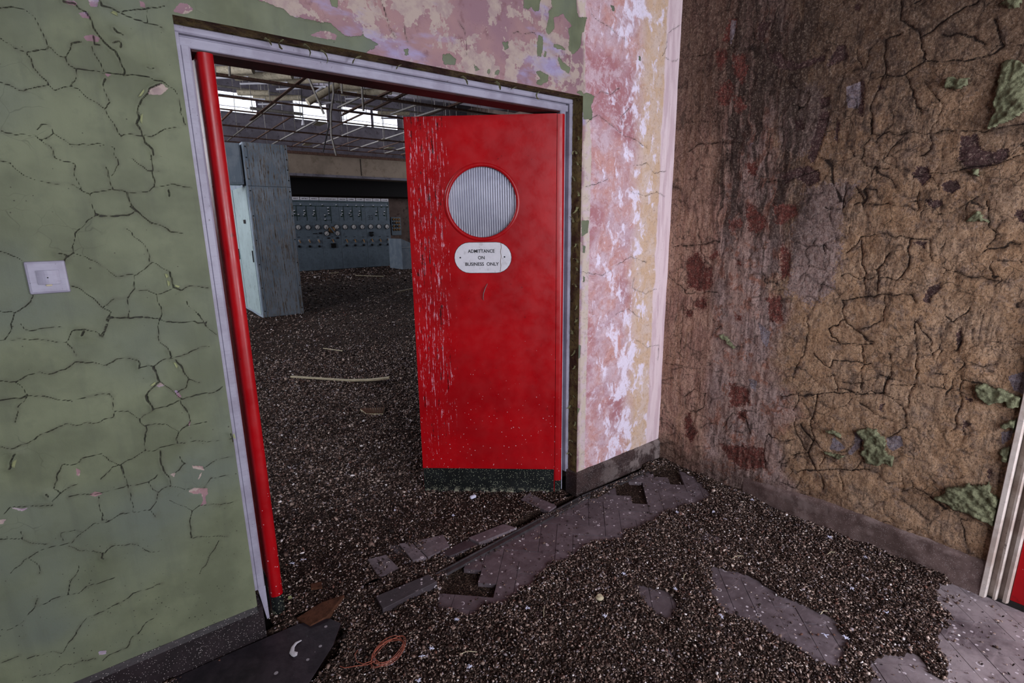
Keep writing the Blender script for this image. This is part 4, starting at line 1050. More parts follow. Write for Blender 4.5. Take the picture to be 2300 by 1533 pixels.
# splintered foot of the left jamb
mb.add([(XL + .017, YF + .001, .15), (XL + .0425, YF + .006, .15), (XL + .0425, YF + .05, .15), (XL + .017, YF + .05, .15),
        (XL + .034, YF + .004, .012), (XL + .0425, YF + .006, .012), (XL + .0425, YF + .05, .012), (XL + .034, YF + .05, .012)],
       [(0, 1, 5, 4), (1, 2, 6, 5), (2, 3, 7, 6), (3, 0, 4, 7), (4, 5, 6, 7)])
mb.build('jamb', M['frame'], fr)
mb = MB(); extr(mb, beadL, lambda s, d, h: (XL + s, YF + d, h), 0.148, ZT - .022)
mb.build('bead', M['frame'], fr)
mb = MB(); extr(mb, [(0, .03), (0, .004), (.003, 0), (.017, 0), (.021, .004), (.021, .03)], lambda s, d, h: (h, YF + d, ZT - .001 - s), XL, XR)
mb.build('bead', M['frame'], fr)
mb = MB(); extr(mb, [(.021, .11), (.021, .022), (.028, .022), (.028, .012), (.030, .009), (.054, .009), (.056, .012), (.056, .02), (.056, .11)], lambda s, d, h: (h, YF + d, ZT - s), XL + .017, XR - .022)
mb.build('head', M['frame'], fr)
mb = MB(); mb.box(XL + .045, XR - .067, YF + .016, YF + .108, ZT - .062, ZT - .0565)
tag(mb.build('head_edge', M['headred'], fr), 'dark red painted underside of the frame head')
# short curls of paint hanging in the reveal
def curl(w, l, rad, mat, parent, origin, ax_w, ax_l, ax_n, name='paint_curl', th=0.0008, label=None, jag=0.0):
    n = 8
    vs = []
    for side in (0, 1):
        for i in range(n + 1):
            t = i / n
            a = t * l / rad
            px, pn = rad * math.sin(a), rad * (1 - math.cos(a))
            ww = w * (1 - .35 * t) * (1 + jag * math.sin(i * 2.3))
            for s in (-.5, .5):
                p = Vector(origin) + Vector(ax_w) * (s * ww) + Vector(ax_l) * px + Vector(ax_n) * (pn + side * th)
                vs.append(tuple(p))
    m_ = (n + 1) * 2
    fs = []
    for i in range(n):
        a = i * 2
        fs.append((a, a + 1, a + 3, a + 2)); fs.append((m_ + a, m_ + a + 2, m_ + a + 3, m_ + a + 1))
        fs.append((a, a + 2, m_ + a + 2, m_ + a)); fs.append((a + 1, m_ + a + 1, m_ + a + 3, a + 3))
    fs.append((0, m_, m_ + 1, 1)); e = 2 * n; fs.append((e, e + 1, m_ + e + 1, m_ + e))
    b = MB(); b.add(vs, fs)
    o = b.build(name, mat, parent, smooth=False)
    if label:
        o['label'] = label
    return o


r_ = random.Random(4)
for z in [1.80, 1.74, 1.69, 1.62, 1.55, 1.50, 1.43, 1.33, 1.24, 1.20, 1.12, 1.03, .96, .88, .80, .72, .55, .50, .42, .30, .22]:
    yy = D + r_.uniform(.008, .05)
    curl(r_.uniform(.008, .016), r_.uniform(.018, .045), r_.uniform(.012, .03), M['flake'], wall_front,
         (XR - .005, yy, z), (0, 1, 0), (0, r_.uniform(-.3, .3), r_.choice([-1, 1])), (-1, 0, 0), jag=.3)
for x in [.45, .5, .56, .62, .75, .9, 1.15, 1.3, 1.42, 1.55]:
    curl(r_.uniform(.01, .022), r_.uniform(.02, .05), r_.uniform(.012, .03), M['flake'], wall_front,
         (x, D + r_.uniform(.01, .045), ZT - .005), (0, 1, 0), (r_.choice([-1, 1]), 0, 0), (0, 0, -1), jag=.3)
# lifted edges of the thick green paint by the gaping cracks
LF = [(-150, 1952, .05), (-94, 1640, .03), (-18, 1765, .04), (62, 905, .02), (20, 860, .03), (95, 650, .03)]
for w, ptsl in CR:
    if w < 2:
        continue
    for (xa, za), (xb, zb) in zip(ptsl[:-1], ptsl[1:]):
        L_ = math.hypot(xb - xa, zb - za)
        if L_ < 18 or r_.random() < .3:
            continue
        d_ = ((xb - xa) / L_, (zb - za) / L_)
        for side in (1, -1):
            if r_.random() < .72:
                continue
            nx, nz = -d_[1] * side, d_[0] * side
            mx, mz = (xa + xb) / 2000, (za + zb) / 2000
            curl(min(.030, L_ / 1000 * .6), r_.uniform(.004, .008), .008, M['flake'], wall_front,
                 (mx + nx * .010, D - .004, mz + nz * .010), (d_[0], 0, d_[1]), (-nx, 0, -nz), (0, -1, 0), name='lifted_paint', jag=.35)

# ------------------------------------------------------------------ skirtings
def skirt(mb, xa, xb):
    extr(mb, [(0, D + .02), (0, D - .016), (.118, D - .014), (.1335, D - .002), (.1335, D + .02)], lambda z, y, h: (h, y, z), xa, xb)


mb = MB(); skirt(mb, -3.0, XL)
mb.box(XL - .001, XL + .014, D - .015, YF + .002, 0, .1335)
struct('baseboard_left', mb, M['skL'], 'black speckled skirting under the green wall', 'skirting')
mb = MB(); skirt(mb, XR, XC - .002)
mb.box(XR - .013, XR + .001, D - .015, YF + .002, 0, .132)
struct('baseboard_right', mb, M['skR'], 'dusty speckled skirting under the pink wall beside the door', 'skirting')
a = axis_coords([(YS, .012), (1.22, 1)])
b = np.linspace(0, .150, 14)
A, B = np.meshgrid(a, b, indexing='ij')
th = .016 + (vnoise(A, B, 18, 61, 4) - .5) * .012
top = .135 - np.clip((A - .75) * .10, 0, .08)
th = np.where(B > top, 0.016 - (B - top) * 1.6, th) * np.clip((1.22 - A) / .12, 0, 1)
v_ = np.stack([XC - th, A, B], -1).reshape(-1, 3)
M['skS'] = mat_terrazzo('plaster_caked_skirting', srgb(112, 94, 90), srgb(88, 72, 68), srgb(128, 112, 108), 0.8)
tag(np_mesh('baseboard_side', v_, grid_faces(len(a), 14)[:, ::-1], M['skS']), 'caked grey skirting along the foot of the damp wall', 'skirting', None, 'structure')

# ------------------------------------------------------------------ floors
def clip_poly(P, f):
    out = []
    for i in range(len(P)):
        a, b = P[i], P[(i + 1) % len(P)]
        fa, fb = f(a), f(b)
        if fa >= 0:
            out.append(a)
        if (fa >= 0) != (fb >= 0):
            t = fa / (fa - fb)
            out.append((a[0] + t * (b[0] - a[0]), a[1] + t * (b[1] - a[1])))
    return out


w = .0762
c45 = math.cos(math.radians(45))
mb = MB()
tones = []
rr = random.Random(3)
for band in range(-14, 15):
    for k in range(-60, 60):
        for typ in (0, 1):
            cx, cy = (band * 6 + k, k)
            if typ == 0:
                x0_, y0_, x1_, y1_ = cx, cy, cx + 3, cy + 1
            else:
                x0_, y0_, x1_, y1_ = cx, cy + 1, cx + 1, cy + 4
            g_ = .012
            pts = [(x0_ + g_, y0_ + g_), (x1_ - g_, y0_ + g_), (x1_ - g_, y1_ - g_), (x0_ + g_, y1_ - g_)]
            P = [((x - y) * c45 * w + 1.03, (x + y) * c45 * w + .5) for x, y in pts]
            mx = sum(p[0] for p in P) / 4; my = sum(p[1] for p in P) / 4
            if mx < -1.3 or mx > 2.7 or my < -1.3 or my > 1.8:
                continue
            Ym = 1.655 + (.055 * min(1, max(0, (mx - .9) / .8)))
            if 2.02 < mx and my > 1.545 and mx < 2.5 and typ == 0:
                continue
            if mx < .93 and my > 1.50:
                continue
            P = clip_poly(P, lambda p: XC - .004 - p[0])
            if len(P) < 3:
                continue
            P = clip_poly(P, lambda p: Ym - p[1])
            if len(P) < 3:
                continue
            n0 = len(mb.v)
            zt = rr.uniform(-.0012, .0012)
            mb.prism(P, -.022, zt)
            tones += [rr.random()] * (len(mb.v) - n0)
parq = mb.build('floor', M['block'])
at = parq.data.attributes.new('tone', 'FLOAT', 'POINT')
at.data.foreach_set('value', np.array(tones, np.float32))
tag(parq, 'herringbone woodblock lobby floor', 'floor', None, 'structure')
mb = MB()
mb.add([(-5.5, -2.75, -.023), (13, -2.75, -.023), (13, 20.5, -.023), (-5.5, 20.5, -.023)], [(0, 1, 2, 3)])
struct('floor_screed', mb, M['conc'], 'dark screed floor running on into the hall', 'floor')

# linoleum sheet remains bottom left
def slab(name, poly, z0, z1, mat, label, cat, group=None, jit=0.0, nz=None):
    cx = sum(p[0] for p in poly) / len(poly) / 1000; cy = sum(p[1] for p in poly) / len(poly) / 1000
    P = [(x / 1000, y / 1000) for x, y in poly]
    b = MB()
    b.prism(P, z0, z1)
    if nz:    # tilt about the centre
        b.v = [(x, y, z + (x - cx) * nz[0] + (y - cy) * nz[1]) for x, y, z in b.v]
    o = b.build(name, mat)
    me = o.data
    import bmesh
    bm = bmesh.new(); bm.from_mesh(me)
    bmesh.ops.bevel(bm, geom=[e for e in bm.edges], offset=min(.0018, (z1 - z0) * .3), segments=1, affect='EDGES')
    bm.to_mesh(me); bm.free()
    # origin to the base
    me.transform(Matrix.Translation((-cx, -cy, -z0)))
    o.location = (cx, cy, z0)
    return tag(o, label, cat, group)


M['lino'] = NT('dark_lino')
m = M['lino']
c = m.mix(m.ss(m.noise(14, 6, .7), .4, .62), srgb(34, 30, 36), srgb(50, 44, 50))
vd = m.voro(26)
ring = m.math('MULTIPLY', m.math('LESS_THAN', m.math('ADD', vd, m.math('MULTIPLY', m.noise(15, 2), .3)), .30), m.ss(m.noise(5, 3), .46, .56))
c = m.mix(m.math('MULTIPLY', ring, .8), c, srgb(170, 166, 172))
M['lino'] = m.done(c, .45, m.bump(m.noise(50, 4), .4, .003), .4)
slab('lino_sheet', [(-150, 1420), (150, 1330), (400, 1560), (455, 1640), (430, 1690), (330, 1735), (60, 1744), (-420, 1745), (-430, 1500)], .012, .016, M['lino'],
     'dark linoleum remnant with pale droppings below the black skirting', 'lino')
# ------------------------------------------------------------------ threshold strip
t = thing('threshold_strip', 'narrow tarnished metal threshold strip crossing the doorway floor', 'threshold', (1.6, 1.70, 0))
mb = MB()
for (xa, ya), (xb, yb) in (((.86, 1.650), (1.768, 1.712)),):
    mb.beam((xa, ya, .004), (xb, yb, .004), .022, .012)
    mb.beam((xa, ya + .014, .008), (xb, yb + .014, .008), .005, .016)
mb.build('strip', M['strip'], t)
mb = MB()
mb.beam((1.776, 1.712, .006), (2.36, 1.690, .000), .022, .012)
mb.beam((1.776, 1.726, .010), (2.36, 1.704, .004), .005, .016)
mb.build('strip', M['strip'], t)
# ------------------------------------------------------------------ litter
bus = np.arange(-1.3, XC + .01, .011)
bvs = np.arange(-1.3, 1.79, .011)
bare = sdf_polys(bus, bvs, BARE, .12)
BU, BV = np.meshgrid(bus, bvs, indexing='ij')
bn = bare + (vnoise(BU, BV, 14, 71, 4) - .5) * .07
hgt = .002 + vnoise(BU, BV, 5, 72, 4) * .012 + np.clip(vnoise(BU, BV, 13, 79, 3) - .45, -1, 1) * .030
hgt += np.clip((BU - 2.30) / .17, 0, 1) * .014 * vnoise(BU, BV, 6, 73, 2)
hgt = np.where(bn > 0, -.018, np.minimum(hgt, .003 - bn * .5))
for (mx, my, mr, mh) in ((.903, 1.15, .05, .02), (.758, 1.445, .05, .018), (1.37, .734, .06, .02), (.5, 1.15, .08, .015)):
    hgt += mh * np.exp(-((BU - mx) ** 2 + (BV - my) ** 2) / mr ** 2)
tr = (np.abs(BV - (1.740)) < .020) & (BU > .95) & (BU < 2.30)
hgt = np.where(tr, -.02, hgt)
verts = np.stack([BU, BV, hgt], -1).reshape(-1, 3)
bed1 = np_mesh('litter_bed', verts, grid_faces(len(bus), len(bvs)), M['bed'])
tag(bed1, 'bed of dry brown litter over the lobby floor', 'litter', None, 'stuff')
hus = np.concatenate([np.arange(-5.4, -.6, .2), np.arange(-.6, 4.2, .022), np.arange(4.2, 12.05, .15)])
hvs = np.concatenate([np.arange(1.779, 6, .022), np.arange(6, 19.5, .12)])
HU, HV = np.meshgrid(hus, hvs, indexing='ij')
hh = .000 + vnoise(HU, HV, 4, 75, 5) * .016 + vnoise(HU, HV, 1.1, 76, 3) * .014 + np.clip(vnoise(HU, HV, 11, 78, 3) - .48, -1, 1) * .030 * (HV < 4)
LBH = [sdf_polys(hus, hvs, [LB[k]], .06) for k in ('e', 'f', 'g', 'h', 'c', 'd')]
verts = np.stack([HU, HV, hh], -1).reshape(-1, 3)
hk = (HV[:-1, :-1] > 1.99) | ((HU[:-1, :-1] > XL + .03) & (HU[1:, :-1] < XR - .03))
for bx_ in ((1.80, 2.32, 8.95, 13.3), (4.66, 7.98, 17.66, 18.24), (7.62, 8.2, 15.95, 16.85)):
    hk &= ~((HU[:-1, :-1] > bx_[0]) & (HU[1:, :-1] < bx_[1]) & (HV[:-1, :-1] > bx_[2]) & (HV[:-1, 1:] < bx_[3]))
hk &= (HU[:-1, :-1] > -4.0) | (HV[:-1, :-1] > 8.4)
bed2 = np_mesh('litter_bed', verts, grid_faces(len(hus), len(hvs), hk), M['bed'])
tag(bed2, 'bed of dry brown litter across the hall floor', 'litter', None, 'stuff')


def bed_h(x, y):
    out = np.zeros_like(x)
    a = y < 1.779
    i = np.clip(np.round((x - bus[0]) / .011).astype(int), 0, len(bus) - 1)
    j = np.clip(np.round((y - bvs[0]) / .011).astype(int), 0, len(bvs) - 1)
    out[a] = hgt[i[a], j[a]]
    ii = np.clip(np.searchsorted(hus, x), 0, len(hus) - 1)
    jj = np.clip(np.searchsorted(hvs, y), 0, len(hvs) - 1)
    out[~a] = hh[ii[~a], jj[~a]]
    return out


camR = cam.rotation_euler.to_matrix()
CR_ = np.array(camR)


def seen(x, y, z, mar=420):
    q = np.stack([x, y, z - 1.42], -1) @ CR_
    d = -q[:, 2]
    px = 1150 + 1141.4 * q[:, 0] / d
    py = 766.5 - 1141.4 * q[:, 1] / d
    return (d > .1) & (px > -mar) & (px < 2300 + mar) & (py < 1533 + mar)


def chips(name, n, xr, yr, size, label, dens=None, seed=1):
    g = np.random.default_rng(seed)
    x = g.uniform(*xr, n); y = g.uniform(*yr, n)
    keep = seen(x, y, np.zeros(n))
    if dens is not None:
        keep &= g.random(n) < dens(x, y)
    keep &= ((y < 1.74) | (y > 2.0)) | ((x > XL + .04) & (x < XR - .06))
    keep &= ~((x > 1.7) & (x < 2.40) & (y > 8.84) & (y < 13.4)) & (y < 17.58) & ~((x > 7.55) & (x < 8.3) & (y > 15.87) & (y < 16.95))
    x, y = x[keep], y[keep]
    z = bed_h(x, y)
    onfl = z < -.005
    k2 = ~onfl | (g.random(len(x)) < .035)
    k2 &= ~((np.abs(y - 1.740) < .020) & (x > .95) & (x < 2.3))
    x, y, z, onfl = x[k2], y[k2], z[k2], onfl[k2]
    z = np.where(onfl, .001, z)
    n = len(x)
    s = size(x, y) * np.exp(g.normal(0, .33, n))
    el = g.uniform(.35, 1.0, n)
    flat = g.uniform(.18, .5, n)
    yaw = g.uniform(0, 2 * np.pi, n)
    pit = g.normal(0, .6, n)
    # squashed five-cornered bits: 5 vertices + apex pair
    base = np.array([[1, 0, 0], [.2, .9, .25], [-.9, .45, -.2], [-.7, -.7, .25], [.35, -.95, -.2], [0.1, 0, 1.0], [0, .1, -1.0]], float)
    V_ = np.repeat(base[None], n, 0)
    V_ = V_ + g.normal(0, .16, V_.shape)
    V_[:, :, 1] *= el[:, None]
    V_[:, :, 2] *= flat[:, None]
    cp, sp = np.cos(pit)[:, None], np.sin(pit)[:, None]
    X_ = V_[:, :, 0] * cp - V_[:, :, 2] * sp
    Z_ = V_[:, :, 0] * sp + V_[:, :, 2] * cp
    cy, sy = np.cos(yaw)[:, None], np.sin(yaw)[:, None]
    X2 = X_ * cy - V_[:, :, 1] * sy
    Y2 = X_ * sy + V_[:, :, 1] * cy
    hs = s[:, None]
    W = np.stack([X2 * hs + x[:, None], Y2 * hs + y[:, None], Z_ * hs + z[:, None] + hs * .35 + g.uniform(0, .003, n)[:, None]], -1)
    fb = np.array([[i, (i + 1) % 5, 5] for i in range(5)] + [[(i + 1) % 5, i, 6] for i in range(5)])
    F_ = (fb[None] + (np.arange(n) * 7)[:, None, None]).reshape(-1, 3)
    pal = np.array([srgb(*c)[:3] for c in [(60, 47, 42), (40, 32, 30), (92, 75, 67), (124, 104, 94), (158, 139, 127), (188, 173, 162), (140, 130, 133), (104, 74, 64), (222, 216, 214)]])
    pr = np.array([.24, .17, .20, .14, .09, .05, .06, .035, .015])
    pk = g.choice(len(pal), n, p=pr / pr.sum())
    cc = pal[pk] * g.uniform(.7, 1.4, (n, 1))
    o = np_mesh(name, W.reshape(-1, 3), F_, M['chips'], None, {'tint': np.repeat(cc, 7, 0)}, smooth=False)
    tag(o, label, 'litter', None, 'stuff')
    return n


n1 = chips('litter_flakes', 155000, (-.6, XC - .01), (0.0, 1.77), lambda x, y: .0040 + 0 * x, 'loose dry flakes and husks strewn over the lobby floor', seed=1)
dn = lambda x, y: np.clip(1.1 - np.clip(y - 2.3, 0, 9) * .27, .06, 1)
n2 = chips('litter_flakes', 225000, (-.5, 3.4), (1.77, 6.0), lambda x, y: .0045 + .0012 * np.clip(y - 2, 0, 4), 'loose dry flakes and husks just inside the hall', dn, 2)
n3 = chips('litter_flakes', 190000, (-2.5, 9.0), (5.2, 17.5), lambda x, y: .0085 + .0012 * (y - 5.2), 'loose dry flakes on the far hall floor', lambda x, y: np.exp(-(y - 5.2) / 2.2) + .14, 3)
print('chips', n1, n2, n3)

# ------------------------------------------------------------------ doors
def leaf_parts(t, y0, y1, W, H, paint, hole=None, kick=True, zb=.010):
    """local coords: x from hinge to free edge, y0 back .. y1 front"""
    yc, r = (y0 + y1) / 2, (y1 - y0) / 2
    xs, xe = .0165, W
    b = MB()
    if hole:
        cx, cz, hr = hole
        hw = .215
        ang = sorted([2 * math.pi * k / 72 for k in range(72)] + [math.pi / 4 + k * math.pi / 2 for k in range(4)])
        n = len(ang)
        vs = []
        for y in (y0, y1):
            for a in ang:
                vs.append((cx + hr * math.cos(a), y, cz + hr * math.sin(a)))
            for a in ang:
                s = hw / max(abs(math.cos(a)), abs(math.sin(a)))
                vs.append((cx + s * math.cos(a), y, cz + s * math.sin(a)))
        fs = []
        for k in range(n):
            j = (k + 1) % n
            fs.append((k, j, n + j, n + k))
            fs.append((2 * n + k, 3 * n + k, 3 * n + j, 2 * n + j))
            fs.append((k, 2 * n + k, 2 * n + j, j))
        b.add(vs, fs)
        X = [xs, cx - hw, cx + hw, xe]; Z = [zb, cz - hw, cz + hw, H]
        for i in range(3):
            for k in range(3):
                if i == 1 and k == 1:
                    continue
                for y, fl in ((y0, 1), (y1, 0)):
                    q = [(X[i], y, Z[k]), (X[i + 1], y, Z[k]), (X[i + 1], y, Z[k + 1]), (X[i], y, Z[k + 1])]
                    b.add(q, [(0, 1, 2, 3)])
        b.add([(xs, y0, zb), (xs, y1, zb), (xs, y1, H), (xs, y0, H)], [(0, 1, 2, 3)])
        b.add([(xe, y0, zb), (xe, y1, zb), (xe, y1, H), (xe, y0, H)], [(0, 1, 2, 3)])
        b.add([(xs, y0, zb), (xe, y0, zb), (xe, y1, zb), (xs, y1, zb)], [(0, 1, 2, 3)])
        b.add([(xs, y0, H), (xe, y0, H), (xe, y1, H), (xs, y1, H)], [(0, 1, 2, 3)])
    else:
        b.box(xs, xe, y0, y1, zb, H, bev=.0015)
    b.build('leaf', paint, t, local=True)
    b = MB()
    prof = [(.0145, y1), (.0145, y0)] + [(-.004 - r * math.sin(a) * .75, yc - r * math.cos(a)) for a in [k * math.pi / 10 for k in range(11)]]
    b.prism(prof, .085 if kick else zb, H - .002)
    b.build('heel_post', M['leaf'], t, local=True, smooth=True)
    if kick:
        b = MB(); b.box(xs + .003, xe - .001, y1 - .001, y1 + .0022, zb, .150, bev=.0008)
        b.box(xs + .003, xe - .001, y0 - .0022, y0 + .001, zb, .150, bev=.0008)
        b.build('kick_plate', M['kick'], t, local=True)
        b = MB(); b.prism([(x, y) for x, y in prof], zb, .0848)
        tag(b.build('heel_shoe', M['kick'], t, local=True, smooth=True), 'black foot of the hinge-side post')


ANG = math.atan2(2.3019 - 1.8326, 1.1473 - 1.6996)
door = thing('door_1', 'red right-hand door leaf with round reeded window and white notice, standing half open', 'door', (1.6996, 1.8326, 0), ANG, kind='structure')
leaf_parts(door, -.044, 0.0, .725, 1.915, M['door'], (.370, 1.528, .166))
b = MB(); b.lathe([(.163, -.044), (.163, .001), (.1655, .0045), (.170, .007), (.1765, .0065), (.1805, .003), (.181, -.001), (.170, -.002)], 72, 'y', (.370, 0, 1.528), caps=False)
tag(b.build('window_bead', M['leaf'], door, local=True, smooth=True), 'round red bead around the window')
# reeded pane
gl_n = 29 * 8
vs, fs = [], []
R_ = .1642
for side in (0, 1):
    for i in range(gl_n + 1):
        x = -R_ + 2 * R_ * i / gl_n
        h = math.sqrt(max(0, R_ * R_ - x * x))
        y = -.016 + (abs(math.sin(math.pi * 29 * (i / gl_n))) * .0028 if side == 0 else -.005)
        for s in (-1, 1):
            vs.append((.370 + x, y, 1.528 + s * h))
o_ = 2 * (gl_n + 1)
for i in range(gl_n):
    a = 2 * i
    fs += [(a, a + 2, a + 3, a + 1), (o_ + a, o_ + a + 1, o_ + a + 3, o_ + a + 2), (a, o_ + a, o_ + a + 2, a + 2), (a + 1, a + 3, o_ + a + 3, o_ + a + 1)]
b = MB(); b.add(vs, fs)
tag(b.build('window_pane', M['glass'], door, local=True, smooth=True), 'reeded frosted glass')
# notice
def stadium(cx, cz, w, h, n=12, sh=0.0):
    r = h / 2
    pts = []
    for k in range(n + 1):
        a = -math.pi / 2 + math.pi * k / n
        pts.append((cx + w / 2 - r + (r - sh) * math.cos(a), cz + (r - sh) * math.sin(a)))
    for k in range(n + 1):
        a = math.pi / 2 + math.pi * k / n
        pts.append((cx - w / 2 + r + (r - sh) * math.cos(a), cz + (r - sh) * math.sin(a)))
    return pts


def wallprism(b, pts, y0_, y1_):
    n = len(pts)
    vs = [(x, y0_, z) for x, z in pts] + [(x, y1_, z) for x, z in pts]
    b.add(vs, [tuple(range(n)), tuple(range(2 * n - 1, n - 1, -1))] + [(i, i + n, (i + 1) % n + n, (i + 1) % n) for i in range(n)])


b = MB(); wallprism(b, stadium(.3715, 1.268, .277, .146, 12), -.0005, .0030)
sign = b.build('notice_plate', M['white'], door, local=True)
sign['label'] = 'white stadium-shaped notice reading ADMITTANCE ON BUSINESS ONLY'
WM[sign.name] = wm(door)
b = MB(); pts_o = stadium(.3715, 1.268, .281, .150, 12); wallprism(b, pts_o, -.0008, .0012)
b.build('notice_edge', M['ink'], sign, local=True)


def text(s, cx, cz, width, size, parent, name):
    c = bpy.data.curves.new(name, 'FONT')
    c.body = s
    c.size = size
    c.align_x = 'CENTER'
    c.align_y = 'CENTER'
    c.extrude = .0003
    c.offset = .00035
    c.materials.append(M['ink'])
    o = bpy.data.objects.new(name, c)
    COL.objects.link(o)
    bpy.context.view_layer.update()
    dx = o.dimensions[0]
    sx = width / dx if dx > 1e-6 else 1
    me = bpy.data.meshes.new_from_object(o)
    bpy.data.objects.remove(o)
    mt = Matrix(((-1, 0, 0, cx), (0, 0, 1, .0033), (0, 1, 0, cz), (0, 0, 0, 1)))
    me.transform(mt @ Matrix.Diagonal((sx, 1, 1, 1)))
    o = bpy.data.objects.new(name, me)
    me.materials.clear(); me.materials.append(M['ink'])
    link(o, parent)
    return o


text('ADMITTANCE', .3785, 1.299, .130, .0225, sign, 'lettering')
text('ON', .3790, 1.2675, .032, .0225, sign, 'lettering')
text('BUSINESS  ONLY', .3770, 1.2365, .164, .0225, sign, 'lettering')
for x, z in ((.482, 1.2695), (.2655, 1.271)):
    b = MB(); b.lathe([(.0037, .002), (.0037, .0042), (0, .0046)], 10, 'y', (x, 0, z))
    b.build('screw', M['ink'], sign, local=True)
b = MB()
cp = [(.2835, 1.340), (.281, 1.318), (.285, 1.296), (.282, 1.274), (.286, 1.252), (.284, 1.228), (.288, 1.2)]
b.tube([(x, .003, z) for x, z in cp], .0011, 5)
b.build('crack', M['brass'], sign, local=True)
b = MB(); b.tube([(.352, .002, 1.142), (.362, .010, 1.122), (.372, .012, 1.095), (.375, .006, 1.068), (.372, .002, 1.058)], [.001, .0022, .0025, .0018, .0006], 6)
tag(b.build('paint_curl', M['pinkfl'], door, local=True, smooth=True), 'thin curl of lifted paint under the notice')
door2 = thing('door_2', 'red left-hand door leaf opened back flat, only its rounded edge showing', 'door', (.2935, 1.8555, 0), math.pi / 2, kind='structure')
leaf_parts(door2, -.0215, .0215, .72, 1.925, M['leaf'])
# side door at the right border of the picture
sd = thing('trim_2', 'worn cream frame of the side door at the far right', 'door frame', (XC, .0, 0), kind='structure')
b = MB()
extr(b, [(YS, XC + .03), (YS, XC - .016), (YS - .002, XC - .020), (YS - .016, XC - .020), (YS - .020, XC - .010), (YS - .022, XC + .03)], lambda s, d, h: (d, s, h), 0, 2.12)
b.build('architrave', M['frame2'], sd)
b = MB()
extr(b, [(YS - .022, XC + .06), (YS - .022, XC + .012), (YS - .036, XC + .010), (YS - .037, XC - .004), (YS - .044, XC - .006), (YS - .048, XC + .002), (YS - .05, XC + .022), (YS - .062, XC + .022), (YS - .064, XC + .004), (YS - .074, XC + .002), (YS - .08, XC + .012), (YS - .08, XC + .06)], lambda s, d, h: (d, s, h), 0, 2.12)
b.build('jamb', M['frame2'], sd)
b = MB(); b.box(XC - .018, XC + .06, -.66, YS, 2.06, 2.12, bev=.003)
b.build('head', M['frame2'], sd)
b = MB(); b.box(XC - .018, XC + .06, -.70, -.62, 0, 2.12, bev=.003)
b.build('jamb', M['frame2'], sd)
d3 = thing('door_3', 'scuffed red side door at the right border of the picture', 'door', (XC + .03, -.22, 0), kind='structure')
b = MB(); b.box(XC + .018, XC + .058, -.62, YS - .081, .012, 2.06, bev=.002)
b.build('leaf', M['leaf'], d3)

# ------------------------------------------------------------------ light switch
t = thing('light_switch', 'square white rocker light switch on the cracked green wall', 'light switch', (-.146, D, 1.264))
b = MB()
n = 5


def rrect(x0, x1, z0, z1, r, n=5):
    pts = []
    for cx, cz, a0 in ((x1 - r, z1 - r, 0), (x0 + r, z1 - r, 90), (x0 + r, z0 + r, 180), (x1 - r, z0 + r, 270)):
        for k in range(n + 1):
            a = math.radians(a0 + 90 * k / n)
            pts.append((cx + r * math.cos(a), cz + r * math.sin(a)))
    return pts


def loft(b, rings):
    n = len(rings[0])
    vs = [p for r in rings for p in r]
    fs = []
    for i in range(len(rings) - 1):
        for k in range(n):
            j = (k + 1) % n
            fs.append((i * n + k, i * n + j, (i + 1) * n + j, (i + 1) * n + k))
    fs.append(tuple(range(n))); fs.append(tuple((len(rings) - 1) * n + k for k in range(n)))
    b.add(vs, fs)


ring = lambda ins, y: [(x, y, z) for x, z in rrect(-.186 + ins, -.107 - ins, 1.264 + ins, 1.346 - ins, max(.0035 - ins * .3, .001))]
loft(b, [ring(0, D + .004), ring(0, D - .006), ring(.0015, D - .009), ring(.006, D - .0105)])
b.build('switch_plate', M['frame'], t, smooth=False)
b = MB()
for i in range(8):
    pass
ys = [D - .010 - .0095 * math.sin(math.pi * (0.12 + 0.76 * k / 8)) for k in range(9)]
xs_ = [-.166 + .044 * k / 8 for k in range(9)]
vs = []
for x, y in zip(xs_, ys):
    vs += [(x, y, 1.288), (x, y, 1.323), (x, D - .009, 1.288), (x, D - .009, 1.323)]
fs = []
for k in range(8):
    a = 4 * k
    fs += [(a, a + 4, a + 5, a + 1), (a, a + 2, a + 6, a + 4), (a + 1, a + 5, a + 7, a + 3)]
fs += [(0, 1, 3, 2), (32, 34, 35, 33)]
b.add(vs, fs)
rk = b.build('rocker', M['frame'], t)
b = MB(); b.lathe([(.0016, 0), (.0016, -.0008), (0, -.001)], 10, 'y', (-.145, D - .0193, 1.305)); b.build('screw', M['ink'], rk)
b = MB(); b.box(-.152, -.140, D - .014, D - .010, 1.283, 1.2875, bev=.0008); b.build('rocker_catch', M['timber'], t)

# ------------------------------------------------------------------ things lying on the floor
def off(k):
    return LB[k]


blocks = [('a', 'long dark floor block lying loose in the doorway litter', -.004, .034, (0.06, -.03)),
          ('b', 'loose floor block jutting from beneath the foot of the red door', 0, .022, (.02, .02)),
          ('c', 'loose floor block tight against the threshold strip, nearest the red door', 0, .024, (0, .02)),
          ('d', 'black floor block beside the threshold strip midway along the doorway', -.002, .018, (0, 0)),
          ('e', 'narrow pale-speckled floor block at the end of the row behind the threshold', 0, .022, (0, 0)),
          ('f', 'broad speckled floor block in the row behind the threshold', 0, .022, (0, 0)),
          ('g', 'dark tipped floor block left of the row behind the threshold', -.004, .014, (.05, 0)),
          ('h', 'half-buried speckled floor block left of the tipped one', -.004, .021, (.03, .02)),
          ('i', 'rotted brown board wedge beside the left door edge', 0, .024, (.05, .04))]
for k, lab, z0_, z1_, tl in blocks:
    slab('floor_block', LB[k], z0_, z1_, M['brown'] if k == 'i' else M['blockd'] if k in 'adg' else M['block'], lab, 'floor block', 'loose floor blocks', nz=tl)
slab('perforated_scrap', LB['j'], .016, .026, M['brown'], 'small brown perforated scrap lying on litter near the red door edge', 'scrap')
